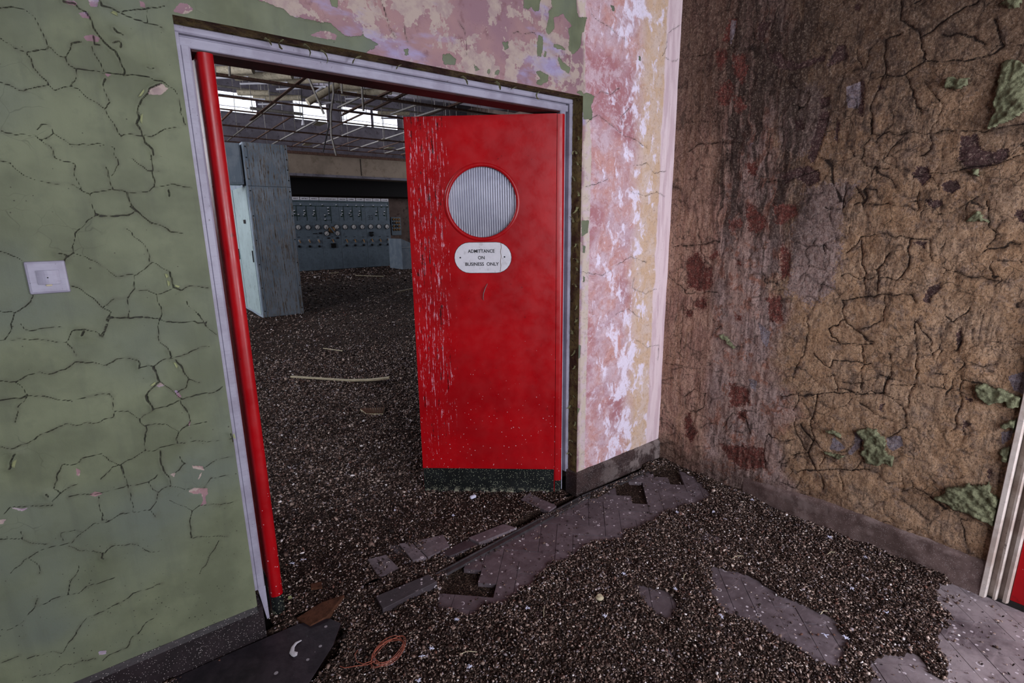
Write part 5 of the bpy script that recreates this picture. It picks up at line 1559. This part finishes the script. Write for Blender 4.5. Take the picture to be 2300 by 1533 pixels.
t = thing('tile_fragment', 'ribbed tan ceiling tile fragment on the hall floor', 'tile fragment', (1.45, 3.75, .01))
P_ = [(x / 1000, y / 1000) for x, y in LB['k']]
b = MB(); b.prism(P_, .012, .03); b.build('backing', M['timber'], t)
b = MB()
for k in range(10):
    f = (k + .5) / 10
    a = Vector(P_[0]).lerp(Vector(P_[1]), f); c_ = Vector(P_[3]).lerp(Vector(P_[2]), f)
    b.beam((a.x, a.y, .031), (c_.x, c_.y, .031), .010, .008)
b.build('ribs', M['brown'], t)
fl_g = 'white down scattered on the litter'
LM = [('the orange wire coil', .537, 1.405), ('the round tan shell', 1.286, 1.143), ('the bare patch at right centre', 1.79, .75), ('the threshold strip', 1.3, 1.68), ('the black kick plate of the red door', 1.4, 2.1), ('the foot of the damp wall', 2.3, 1.1), ('the cream side door frame', 2.4, .4), ('the red left door edge', .33, 1.85), ('the bottom edge of the picture', 1.0, .95)]
near = {}
FLb = {}
for i, (x, y) in enumerate(FEA):
    k = min(range(len(LM)), key=lambda q: math.hypot(x / 1000 - LM[q][1], y / 1000 - LM[q][2]))
    near.setdefault(k, []).append((math.hypot(x / 1000 - LM[k][1], y / 1000 - LM[k][2]), i))
ORD = ['nearest', 'second nearest', 'third nearest', 'fourth nearest', 'fifth nearest', 'sixth nearest', 'seventh nearest', 'eighth nearest', 'ninth nearest', 'tenth nearest']
for k, l_ in near.items():
    for q, (_, i) in enumerate(sorted(l_)):
        FLb[i] = 'white down tuft, %s to %s' % (ORD[min(q, 9)], LM[k][0])
for i, (x, y) in enumerate(FEA):
    b = MB()
    x, y = x / 1000, y / 1000
    zz = .022
    for q in range(7):
        a = rr.uniform(0, 6.28); L_ = rr.uniform(.006, .013)
        b.tube([(x, y, zz), (x + L_ * .6 * math.cos(a), y + L_ * .6 * math.sin(a), zz + rr.uniform(.001, .006)), (x + L_ * math.cos(a + .4), y + L_ * math.sin(a + .4), zz + rr.uniform(-.002, .005))], [.0022, .0018, .0005], 4)
    o = b.build('feather', M['feather'])
    o.data.transform(Matrix.Translation((-x, -y, -zz + .004))); o.location = (x, y, zz - .008)
    tag(o, FLb[i], 'feather', fl_g)
STL = ['pale straw on the litter near the foot of the damp wall', 'pale straw lying on the bare patch at right centre', 'short pale straw close before the cream side door frame', 'pale straw among litter above the wire coil', 'pale straw on litter left of the bare patch at right centre', 'pale straw on litter just right of the wire coil', 'pale straw on litter between bare patch and damp wall']
for sti, ((xa, ya), (xb, yb)) in enumerate((((2.242, .711), (2.284, .697)), ((1.851, .581), (1.886, .572)), ((2.391, .527), (2.407, .514)), ((1.05, 1.2), (1.09, 1.24)), ((1.62, 1.0), (1.66, 1.015)), ((.72, 1.25), (.77, 1.22)), ((1.9, .95), (1.95, .93)))):
    b = MB(); b.tube([(xa, ya, .020), ((xa + xb) / 2, (ya + yb) / 2 + .003, .026), (xb, yb, .021)], .0013, 5)
    tag(b.build('straw', M['timber']), STL[sti], 'straw', 'straws on the litter')
# wire coil
t = thing('wire_coil', 'tangled coil of thin orange wire on the litter at the bottom edge', 'wire', (.537, 1.405, .015))
b = MB()
cx_, cy_ = .535, 1.405
for q in range(6):
    pts = []
    for k in range(33):
        a = 2 * math.pi * k / 32
        ra = .060 * (1 + .10 * math.sin(q * 1.7)) + .004 * math.sin(3 * a + q)
        rb = .040 * (1 + .12 * math.cos(q * 2.1))
        th_ = math.radians(20)
        ex, ey = ra * math.cos(a), rb * math.sin(a)
        pts.append((cx_ + ex * math.cos(th_) - ey * math.sin(th_) + .004 * math.sin(q), cy_ + ex * math.sin(th_) + ey * math.cos(th_) + .004 * math.cos(q * 3), .026 + .004 * math.sin(a * 2 + q)))
    b.tube(pts, .0009, 5)
b.build('coil', M['copper'], t, smooth=True)
b = MB(); b.tube([(.492, 1.425, .026), (.470, 1.40, .028), (.447, 1.405, .028), (.434, 1.43, .027), (.44, 1.462, .026), (.455, 1.475, .024)], .0011, 5)
b.tube([(.485, 1.395, .026), (.46, 1.395, .026), (.425, 1.415, .026), (.395, 1.432, .024), (.385, 1.45, .023)], .0011, 5)
b.build('loose_end', M['copper'], t, smooth=True)
b = MB(); b.lathe([(0, 0), (.012, .002), (.016, .008), (.012, .013), (.005, .015), (0, .014)], 16, 'z', (1.286, 1.143, .010))
b.lathe([(.004, .014), (.009, .0155), (.010, .0175), (.004, .018), (0, .017)], 12, 'z', (1.286, 1.143, .010))
tag(b.build('snail_shell', M['timber'], smooth=True), 'round tan snail-like shell on the litter right of the bare blocks', 'shell')
b = MB(); b.box(1.292, 1.326, 2.055, 2.073, .018, .034, bev=.004)
tag(b.build('plastic_bit', M['feather']), 'little white plastic bit in front of the black kick plate', 'scrap')
b = MB(); b.tube([(.318, 1.645, .0175), (.300, 1.644, .0185), (.286, 1.632, .0185), (.277, 1.612, .0185), (.283, 1.598, .0185), (.282, 1.588, .0175)], [.003, .0055, .006, .008, .011, .006], 8)
o = b.build('curved_scrap', M['white'], smooth=True)
o.data.transform(Matrix.Translation((0, 0, -.0175))); o.data.transform(Matrix.Diagonal((1, 1, .3, 1))); o.location = (0, 0, .0182)
tag(o, 'curved white scrap lying on the dark linoleum', 'scrap')
o = curl(.016, .014, .03, M['flake'], None, (.342, 1.875, .024), (1, 0, 0), (0, 1, 0), (0, 0, 1), name='paint_chip')
tag(o, 'pale green paint chip by the foot of the left door', 'paint chip')
t_ = MB(); t_.beam((1.16, 5.0, .035), (1.55, 4.52, .035), .022, .014); t_.beam((1.55, 4.52, .035), (1.70, 4.38, .042), .03, .016); t_.beam((1.70, 4.38, .042), (1.84, 4.27, .062), .034, .016)
tag(t_.build('batten', M['timber']), 'long pale bent batten on the dark hall floor', 'batten')
for (xa, ya), (xb, yb), lab in (((5.466, 14.6), (5.963, 13.76), 'thin pale stick on the floor before the switchboard'), ((5.12, 15.9), (5.44, 16.0), 'short pale stick close under the switchboard'), ((4.713, 10.2), (5.209, 10.47), 'pale stick showing beside the free edge of the red door'), ((1.76, 5.92), (1.888, 5.64), 'thin twig on the dark hall floor beyond the batten')):
    b = MB(); b.beam((xa, ya, .05), (xb, yb, .05), .03 if ya > 8 else .008, .02 if ya > 8 else .008)
    tag(b.build('stick', M['timber']), lab, 'stick')

# ------------------------------------------------------------------ hall shell
def swall(name, boxes, mat, label, cat='wall'):
    b = MB()
    for q in boxes:
        b.box(*q)
    return struct(name, b, mat, label, cat)


swall('wall_hall_left', [(-5.6, -5.5, 1.9, 20.6, 0, 6.2), (-5.5, -4.1, 1.98, 8.3, 0, 6.0)], M['hallwall'], 'left wall of the hall')
swall('wall_hall_right', [(12.1, 13.1, 1.98, 20.6, 0, 6.2)], M['hallwall'], 'right wall of the hall')
bx = [(-5.5, 13, 18.6, 18.7, 3.7, 4.90), (-5.5, 13, 18.6, 18.7, 5.52, 6.2)]
xx = -5.5
for a_, b_ in HALL_WINS:
    bx.append((xx, a_, 18.6, 18.7, 4.90, 5.52)); xx = b_
bx.append((xx, 13, 18.6, 18.7, 4.90, 5.52))
swall('wall_hall_upper', bx, M['roof'], 'lilac-grey upper end wall of the hall pierced by windows')
swall('wall_hall_end', [(-5.5, 13, 19.6, 19.7, 0, 3.8)], M['hallwall'], 'brown wall in the recess behind the switchboard')
o = swall('bulkhead', [(-5.5, 13, 17.4, 18.75, 3.06, 3.70)], M['band'], 'beige bulkhead band over the recess', 'bulkhead')
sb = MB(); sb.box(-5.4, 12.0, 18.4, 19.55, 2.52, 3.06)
tag(sb.build('bulkhead_shade_box', M['black']), 'added black box standing for the bulkhead shade behind the switchboard', 'shade box')  # black box added in place of the shade under the bulkhead
b = MB(); b.box(-5.5, 13, 17.36, 17.4, 3.02, 3.10); b.build('bottom_rail', M['roof'], o)
b = MB(); b.box(-5.5, 13, 17.34, 17.42, 3.68, 3.76); b.build('top_rail', M['rust'], o)
for i in range(3):
    x = 5.9 + i * .02
b = MB(); b.box(6.98, 7.0, 17.39, 17.4, 3.12, 3.66); b.build('crack', M['black'], o)
swall('ceiling_hall', [(-5.5, 13, 1.98, 20.6, 6.0, 6.2)], M['roof'], 'lilac-grey concrete roof of the hall', 'ceiling')
for i, y in enumerate((4.5, 7.2, 9.9, 12.6, 15.3)):
    b = MB(); b.box(-5.5, 13, y - .16, y + .16, 5.35, 6.0)
    tag(b.build('roof_beam', M['roof']), 'lilac-grey roof beam crossing above the broken ceiling grid', 'beam', 'roof beams', 'structure')
for i, (a_, b_) in enumerate(HALL_WINS):
    lab = ['clerestory window at the far left, beside the red left door edge', 'clerestory window behind the crooked hanging fitting', 'third clerestory window, left of the pair', 'clerestory window nearest the red right door'][i]
    t = thing('window_%d' % (i + 3), lab, 'window', ((a_ + b_) / 2, 18.6, 4.9), kind='structure')
    b = MB()
    for z in (4.90, 5.34, 5.49):
        b.box(a_, b_, 18.56, 18.64, z, z + (.03 if z != 5.34 else .07))
    for k in range(2):
        xw = a_ + (b_ - a_) * k
        b.box(xw - .02, xw + .02, 18.56, 18.64, 4.9, 5.52)
    b.box(a_, b_, 18.58, 18.62, 5.08, 5.10)
    b.build('glazing_bars', M['roof'], t)
# service pipes
for z, y, xa, xb, rad, lab in ((4.6, 14.03, -3, 12, .025, 'pale conduit crossing above the grid'), (4.45, 15.3, 3.3, 4.6, .04, 'short pale pipe between the first two windows'), (4.9, 12.2, -3, 12, .05, 'thicker grey service pipe high under the roof')):
    b = MB(); b.tube([(xa, y, z), (xb, y, z)], rad, 10)
    t = thing('service_pipe', lab, 'pipe', ((xa + xb) / 2, y, z))
    b.build('pipe_run', M['iron'], t, smooth=True)
    for x in np.arange(xa + .3, xb, 2.4):
        b = MB(); b.tube([(x, y, z), (x, y, 5.355 if y == 15.3 else 5.99)], .006, 5)
        b.build('hanger_rod', M['iron'], t)
# ------------------------------------------------------------------ ceiling grid
GZ = 3.87
cg = thing('ceiling_grid', 'rusty remains of a suspended ceiling grid hung on rods', 'ceiling grid', (5, 13, GZ))
RY = [10.15, 11.64, 12.85, 14.78, 16.40, 17.36, 8.0]
for i, y in enumerate(RY):
    b = MB()
    w_ = [.05, .035, .03, .04, .03, .03, .04][i]
    b.angle((-.6, y, GZ), (11.5, y, GZ), w_)
    if i == 0:
        b.angle((-.6, y + .07, GZ + .01), (11.5, y + .05, GZ), w_)
    b.build('main_rail', M['rust'], cg)
rg_ = random.Random(12)
x = 2.42
xsx = []
while x < 10.2:
    xsx.append(x); x += .605
for i, x in enumerate(xsx):
    b = MB()
    ya = [12.9, 11.7, 13.0, 12.9, 11.65, 12.9, 14.8, 11.6, 10.2, 12.9, 14.8, 12.9, 11.6][i % 13]
    b.angle((x, ya, GZ + .02), (x, 17.36, GZ + .02), .028)
    b.build('cross_rail', M['iron'] if i % 2 else M['rust'], cg)
    if rg_.random() < .4 and ya > 11.65:
        b = MB(); b.angle((x, 10.2, GZ + .02), (x, 11.6, GZ + .05), .03)
        b.build('cross_rail', M['iron'], cg)
for (xa, ya), (xb, yb) in (((3.0, 13.9), (3.05, 9.2)), ((4.56, 12.2), (4.64, 8.6)), ((4.93, 11.3), (4.93, 8.6)), ((6.2, 11.7), (6.2, 8.6))):
    b = MB(); b.angle((xa, ya, GZ + .03), (xb, yb, GZ + .06), .06, .006)
    b.build('carrier_rail', M['rust'], cg)
# hangers
for y in RY:
    for x in np.arange(1.6 + rg_.random() * .3, 10.5, 1.0 if y < 13 else 1.25):
        if rg_.random() < .12:
            continue
        b = MB(); b.tube([(x, y, GZ), (x + rg_.uniform(-.05, .05), y, 5.36 if y in (12.85, 10.15 + 9) else 5.995)], .008, 5)
        b.build('hanger_rod', M['iron'], cg)
for x, y in ((4.3, 13.2), (6.6, 14.6), (5.0, 16.6), (7.4, 16.0)):
    b = MB(); b.prism([(x, y), (x + .25, y + .02), (x + .22, y + .5), (x + .03, y + .46)], GZ + .03, GZ + .04)
    b.build('tile_scrap', M['timber'], cg)
# fluorescent fittings
FLAB = ['ceiling lamp fitting at the upper left by the red left door', 'long cream ceiling lamp fitting, second from the left', 'slim ceiling lamp fitting behind the crooked one', 'cream lamp fitting hanging just over the first window', 'brownish lamp fitting between the first and second windows', 'cream lamp fitting over the third window', 'short lamp fitting partly hidden by the door head', 'lamp fitting above the window nearest the red right door']
for (a_, b_, r1), lab in zip(FIT, FLAB):
    a_ = Vector((a_[0] / 1000, a_[1] / 1000, 4.35)); b_ = Vector((b_[0] / 1000, b_[1] / 1000, 4.35))
    mid = (a_ + b_) / 2
    t = thing('lamp_fitting', lab, 'ceiling lamp', tuple(mid), group='fluorescent fittings over the ceiling grid')
    d_ = (b_ - a_).normalized()
    b = MB(); b.tube([a_, b_], r1 / 20 * .075, 10); b.build('housing', M['tube'], t, smooth=True)
    b = MB(); b.tube([a_ + d_ * .08 + Vector((0, 0, -.13)), b_ - d_ * .1 + Vector((0, 0, -.13))], .019, 8); b.build('lamp_tube', M['wtube'], t, smooth=True)
    for s in (.12, .88):
        p_ = a_.lerp(b_, s)
        b = MB(); b.tube([p_ + Vector((0, 0, -.13)), p_ + Vector((0, 0, 1.64 if abs(p_.y - 12.6) > .2 else 1.01))], .006, 5)
        b.build('hanger_rod', M['iron'], t)
t = thing('lamp_fitting', 'crooked cream lamp fitting dangling through the grid in mid doorway', 'ceiling lamp', (2.9, 8.5, 3.45), group='fluorescent fittings over the ceiling grid')
a_, b_ = Vector((2.651, 8.5, 3.283)), Vector((3.137, 8.5, 3.587))
b = MB(); b.tube([a_, b_], .052, 12); b.build('housing', M['tube'], t, smooth=True)
b = MB(); b.tube([b_ + Vector((-.12, 0, .02)), b_ + Vector((-.15, .02, .12)), b_ + Vector((-.05, .03, .3)), b_ + Vector((.0, .05, 2.4))], .006, 6); b.build('flex', M['bezel'], t)
b = MB(); b.tube([a_.lerp(b_, .3) + Vector((-.01, 0, .07)), a_.lerp(b_, .55) + Vector((-.02, 0, .075))], .016, 8); b.build('lamp_tube', M['wtube'], t, smooth=True)
def hanging(name, pts, rad, mat, lab, cat, n=6):
    b = MB(); b.tube(pts, rad, n)
    tag(b.build(name, mat, smooth=True), lab, cat)
hanging('hanging_strip', [(2.464, 8.0, 3.55), (2.40, 8.0, 3.87), (2.715, 8.0, 3.04)][1::1], .017, M['iron'], 'straight pale strip leaning across the crooked fitting', 'metal strip', 4)
hanging('hanging_strip', [(2.90, 8.0, 3.87), (2.882, 8.0, 3.338), (2.817, 8.0, 3.07), (2.795, 8.0, 2.753), (2.844, 8.0, 2.475)], .014, M['iron'], 'long bent pale strip hanging lowest of all beneath the ceiling grid', 'metal strip', 6)
hanging('hanging_cable', [(2.86, 8.02, 3.87), (2.828, 8.1, 2.974), (2.761, 8.1, 2.764), (2.685, 8.1, 2.52)], .010, M['bezel'], 'black cable end hanging beside the bent strip', 'cable', 6)
hanging('broken_tube', [(2.667, 8.02, 3.164), (2.79, 8.02, 3.2), (2.905, 8.02, 3.23)], .014, M['wtube'], 'short white tube caught in the hanging strips', 'tube', 8)
hanging('drop_rod', [(1.73, 9.0, 5.99), (1.729, 9.0, 3.821), (1.716, 9.0, 3.611)], .018, M['iron'], 'pale drop rod by the left door edge', 'rod', 6)
hanging('drop_rod', [(3.40, 9.0, 5.99), (3.391, 9.0, 3.807), (3.388, 9.0, 3.598)], .016, M['iron'], 'pale drop rod just right of the crooked fitting', 'rod', 6)
hanging('drop_rod', [(3.745, 9.0, 5.99), (3.743, 9.0, 3.816), (3.739, 9.0, 3.37)], .020, M['iron'], 'thicker pale drop rod above the third window', 'rod', 8)
t = thing('pendant', 'small white pendant end on a cord before the second window', 'pendant', (3.32, 11, 3.4))
b = MB(); b.tube([(3.331, 11, 6.0), (3.331, 11, 4.04), (3.311, 11, 3.47)], .008, 5); b.build('cord', M['bezel'], t)
b = MB(); b.lathe([(.02, .10), (.03, .07), (.045, 0.0), (0, 0)], 10, 'z', (3.311, 11, 3.39)); b.build('cap', M['white'], t, smooth=True)
# ropes the roof end of strips
# ------------------------------------------------------------------ tall cubicle near the door
YB = 8.85
t = thing('switchgear_cubicle', 'tall flaking blue switchgear cubicle standing left in the hall', 'cabinet', (2.06, 10.5, 0))
b = MB(); b.box(1.735, 2.375, YB + .01, 13.4, 0, 2.69, bev=.006); b.build('body', M['blue2'], t)
for z0_, z1_ in ((.02, 2.046), (2.056, 2.685)):
    b = MB(); b.box(1.800, 2.318, YB - .002, YB + .012, z0_, z1_, bev=.003)
    pn = b.build('end_panel', M['blue'], t)
    for xa, xb in ((1.748, 1.796), (2.322, 2.372)):
        b = MB(); b.box(xa, xb, YB - .006, YB + .012, z0_, z1_, bev=.002); fs_ = b.build('cover_strip', M['blue'], t)
        for z in np.linspace(z0_ + .1, z1_ - .06, 6 if z0_ < 1 else 4):
            b = MB(); b.lathe([(.009, 0), (.009, -.005), (0, -.006)], 8, 'y', ((xa + xb) / 2, YB - .006, z))
            b.build('bolt', M['bezel'], fs_)
for k in range(4):
    y0_ = YB + .06 + k * 1.12
    b = MB(); b.box(1.722, 1.737, y0_, y0_ + 1.06, .06, 2.06, bev=.003)
    dr = b.build('side_door', M['teal'], t)
    b = MB(); b.box(1.712, 1.724, y0_ + .28, y0_ + .42, 1.50, 1.56, bev=.002); b.build('label_holder', M['bezel'], dr)
    b = MB(); b.box(1.708, 1.724, y0_ + .02, y0_ + .045, .9, 1.08, bev=.002); b.build('handle', M['bezel'], dr)
t = thing('wiring_trunk', 'blue overhead wiring trunk abutting the tall cubicle', 'trunking', (1.35, 9.1, 2.07))
b = MB(); b.box(.6, 1.706, YB + .02, YB + .34, 2.078, 2.665, bev=.004); b.build('body', M['blue2'], t)
b = MB(); b.box(.62, 1.69, YB + .014, YB + .022, 2.10, 2.64, bev=.002); b.build('cover', M['blue2'], t)
b = MB(); b.box(1.706, 1.721, YB + .05, YB + .3, 2.15, 2.6); b.build('collar', M['iron'], t)
# ------------------------------------------------------------------ main switchboard, four sections
YW = 17.6
UN = [(4.63, 5.55, 'left section of the blue switchboard, half hidden by the tall cubicle'), (5.55, 6.19, 'narrow switchboard section with four dials round a brown synchroscope'), (6.19, 7.11, 'third switchboard section, right of the narrow one'), (7.11, 8.01, 'right end section of the blue switchboard')]
gs = 'sections of the far switchboard'
for ui, (xa, xb, lab) in enumerate(UN):
    t = thing('switchboard_section', lab, 'switchboard', ((xa + xb) / 2, YW + .3, 0), group=gs)
    inn = lambda p: xa - (.3 if ui == 0 else 0) <= p[0] < xb
    b = MB(); b.box(xa + .004, xb - .004, YW, YW + .7, .03, 2.30, bev=.006); b.build('body', M['board'], t)
    b = MB(); b.box(xa + .02, xb - .02, YW + .05, YW + .66, 0, .03); b.build('plinth', M['black'], t)
    for p in GA:
        if inn(p):
            b = MB(); b.lathe([(.086, 0), (.086, -.028), (.079, -.034), (.074, -.030), (.074, -.02), (0, -.02)], 24, 'y', (p[0], YW, p[1])); bz = b.build('dial_bezel', M['bezel'], t, smooth=True)
            b = MB(); b.lathe([(.073, -.021), (0, -.022)], 24, 'y', (p[0], YW, p[1])); b.build('dial_face', M['dial'], bz)
            b = MB(); b.beam((p[0] - .006, YW - .026, p[1] - .045), (p[0] + .036, YW - .026, p[1] + .035), .006, .004); b.lathe([(.014, -.022), (.014, -.028), (0, -.028)], 8, 'y', (p[0], YW, p[1] - .045)); b.build('needle', M['ink'], bz)
    if ui == 1:
        b = MB(); b.lathe([(.105, 0), (.105, -.05), (.09, -.06), (0, -.06)], 24, 'y', (5.885, YW, 1.346)); b.build('synchroscope', M['brass'], t, smooth=True)
        b = MB(); b.beam((5.80, YW - .07, 1.47), (5.98, YW - .07, 1.22), .05, .012, (0, -1, 0)); b.build('bracket', M['board'], t)
        b = MB(); b.box(5.82, 5.975, YW - .05, YW, .755, .905, bev=.004); b.build('lock_box', M['black'], t)
        b = MB(); b.box(5.72, 5.80, YW - .02, YW, 1.06, 1.10); b.build('relay_plate', M['ink'], t)
        b = MB(); b.box(6.03, 6.10, YW - .02, YW, 1.05, 1.11); b.build('relay_plate', M['ink'], t)
    if ui == 0:
        b = MB(); b.box(5.26, 5.40, YW - .01, YW, 1.22, 1.245); b.build('relay_plate', M['ink'], t)
        b = MB(); b.box(5.46, 5.545, YW - .02, YW, 1.22, 1.27); b.build('relay_plate', M['ink'], t)
    if ui == 3:
        for z in (1.20, 1.12):
            b = MB(); b.box(7.20, 7.34, YW - .05, YW, z, z + .06, bev=.004); b.build('relay_plate', M['black'], t)
        for x in (7.20, 7.30):
            b = MB()
            for z in (1.68, 1.75, 1.82):
                b.tube([(x, YW - .006, z), (x + .06, YW - .006, z)], .004, 4)
            b.tube([(x + .06, YW - .006, 1.68), (x + .06, YW - .006, 1.82)], .004, 4)
            b.build('numeral', M['ink'], t)
    for p in SW:
        if inn(p):
            b = MB(); b.lathe([(.034, 0), (.034, -.012), (0, -.014)], 14, 'y', (p[0], YW, p[1] + .02)); sp = b.build('switch_rose', M['white'] if ui == 0 else M['bezel'], t)
            b = MB(); b.beam((p[0] - .012, YW - .03, p[1] + .045), (p[0] + .012, YW - .06, p[1] - .06), .022, .03); b.build('switch_handle', M['brass'], sp)
            b = MB(); b.box(p[0] - .05, p[0] + .03, YW - .004, YW, p[1] + .12, p[1] + .135); b.build('caption_strip', M['ink'], t)
    for p in KN:
        if inn(p):
            b = MB(); b.lathe([(.040, 0), (.040, -.02), (.032, -.045), (0, -.047)], 16, 'y', (p[0], YW, p[1])); b.build('knob', M['bezel'], t, smooth=True)
    for k in range(0, len(PL), 2):
        pa, pb = PL[k], PL[k + 1]
        if inn(pa):
            xl = max(pa[0], xa + .005)
            b = MB(); b.box(xl, pb[0] - .004, YW - .012, YW + .03, 2.30, 2.395, bev=.003); pt = b.build('name_plate', M['white'], t)
            b = MB()
            x = xl + .04
            rq = random.Random(k)
            while x < pb[0] - .06:
                l_ = rq.uniform(.012, .03)
                b.box(x, x + l_, YW - .0135, YW - .012, 2.335, 2.358)
                x += l_ + rq.choice([.006, .006, .02])
            b.build('caption', M['ink'], pt)
    b = MB()
    xl = max(xa, 4.66)
    for z, h_ in ((2.262, .010), (2.245, .008), (2.118, .016)):
        b.box(xl, xb if ui < 3 else 7.98, YW - .005, YW, z - h_ / 2, z + h_ / 2)
    if ui == 3:
        b.box(7.965, 7.98, YW - .005, YW, 2.118, 2.262)
    for p in MV:
        if inn(p):
            b.box(p[0] - .008, p[0] + .008, YW - .005, YW, 1.65 if p[0] != 5.909 else 1.56, 2.118)
            if p[0] == 5.909:
                b.box(5.70, 5.909, YW - .005, YW, 1.80, 1.812); b.box(5.72, 5.909, YW - .005, YW, 1.66, 1.672)
            else:
                b.box(p[0] - .10, p[0], YW - .005, YW, 1.796, 1.808)
    b.build('mimic_diagram', M['mimic'], t)
    for p in IN:
        if inn(p):
            b = MB(); b.box(p[0] - .022, p[0] + .022, YW - .014, YW, p[1] - .004, p[1] + .024, bev=.002)
            ip = b.build('indicator', M['white'], t)
            b = MB(); b.lathe([(.024, 0), (.024, -.018), (.016, -.024), (0, -.024)], 12, 'y', (p[0] + .012, YW, p[1] - .03)); b.build('key_switch', M['mimic'], t)
# small dial panel on the wall, right of the board
t = thing('dial_panel', 'small dark panel of twelve round holes on the wall right of the switchboard', 'panel', (8.61, 18.4, 1.1))
b = MB(); b.box(8.41, 8.81, 18.38, 18.46, 1.10, 1.775, bev=.01); b.box(8.45, 8.77, 18.46, 19.6, 1.5, 1.7); b.build('panel_plate', M['board'], t)
for i in range(4):
    for j in range(3):
        b = MB(); b.lathe([(.046, 0), (.046, -.02), (.036, -.024), (.034, -.012), (0, -.012)], 16, 'y', (8.512 + j * .106, 18.38, 1.694 - i * .125))
        b.build('socket', M['bezel'] if (i, j) in ((1, 0), (2, 1)) else M['brass'], t, smooth=True)
t = thing('control_desk', 'pale blue sloping-topped control desk at the free edge of the red door', 'desk', (7.95, 16.3, 0))
b = MB()
pr = [(7.59, 0.0), (8.25, 0.0), (8.25, .74), (7.59, 1.03)]
vs = [(x, y, z) for y in (15.9, 16.9) for x, z in pr]
b.add(vs, [(0, 1, 2, 3), (7, 6, 5, 4), (0, 4, 5, 1), (1, 5, 6, 2), (2, 6, 7, 3), (3, 7, 4, 0)]); b.build('body', M['blue2'], t)
b = MB(); b.box(7.60, 8.24, 15.892, 15.90, .735, .745); b.build('seam_strip', M['white'], t)
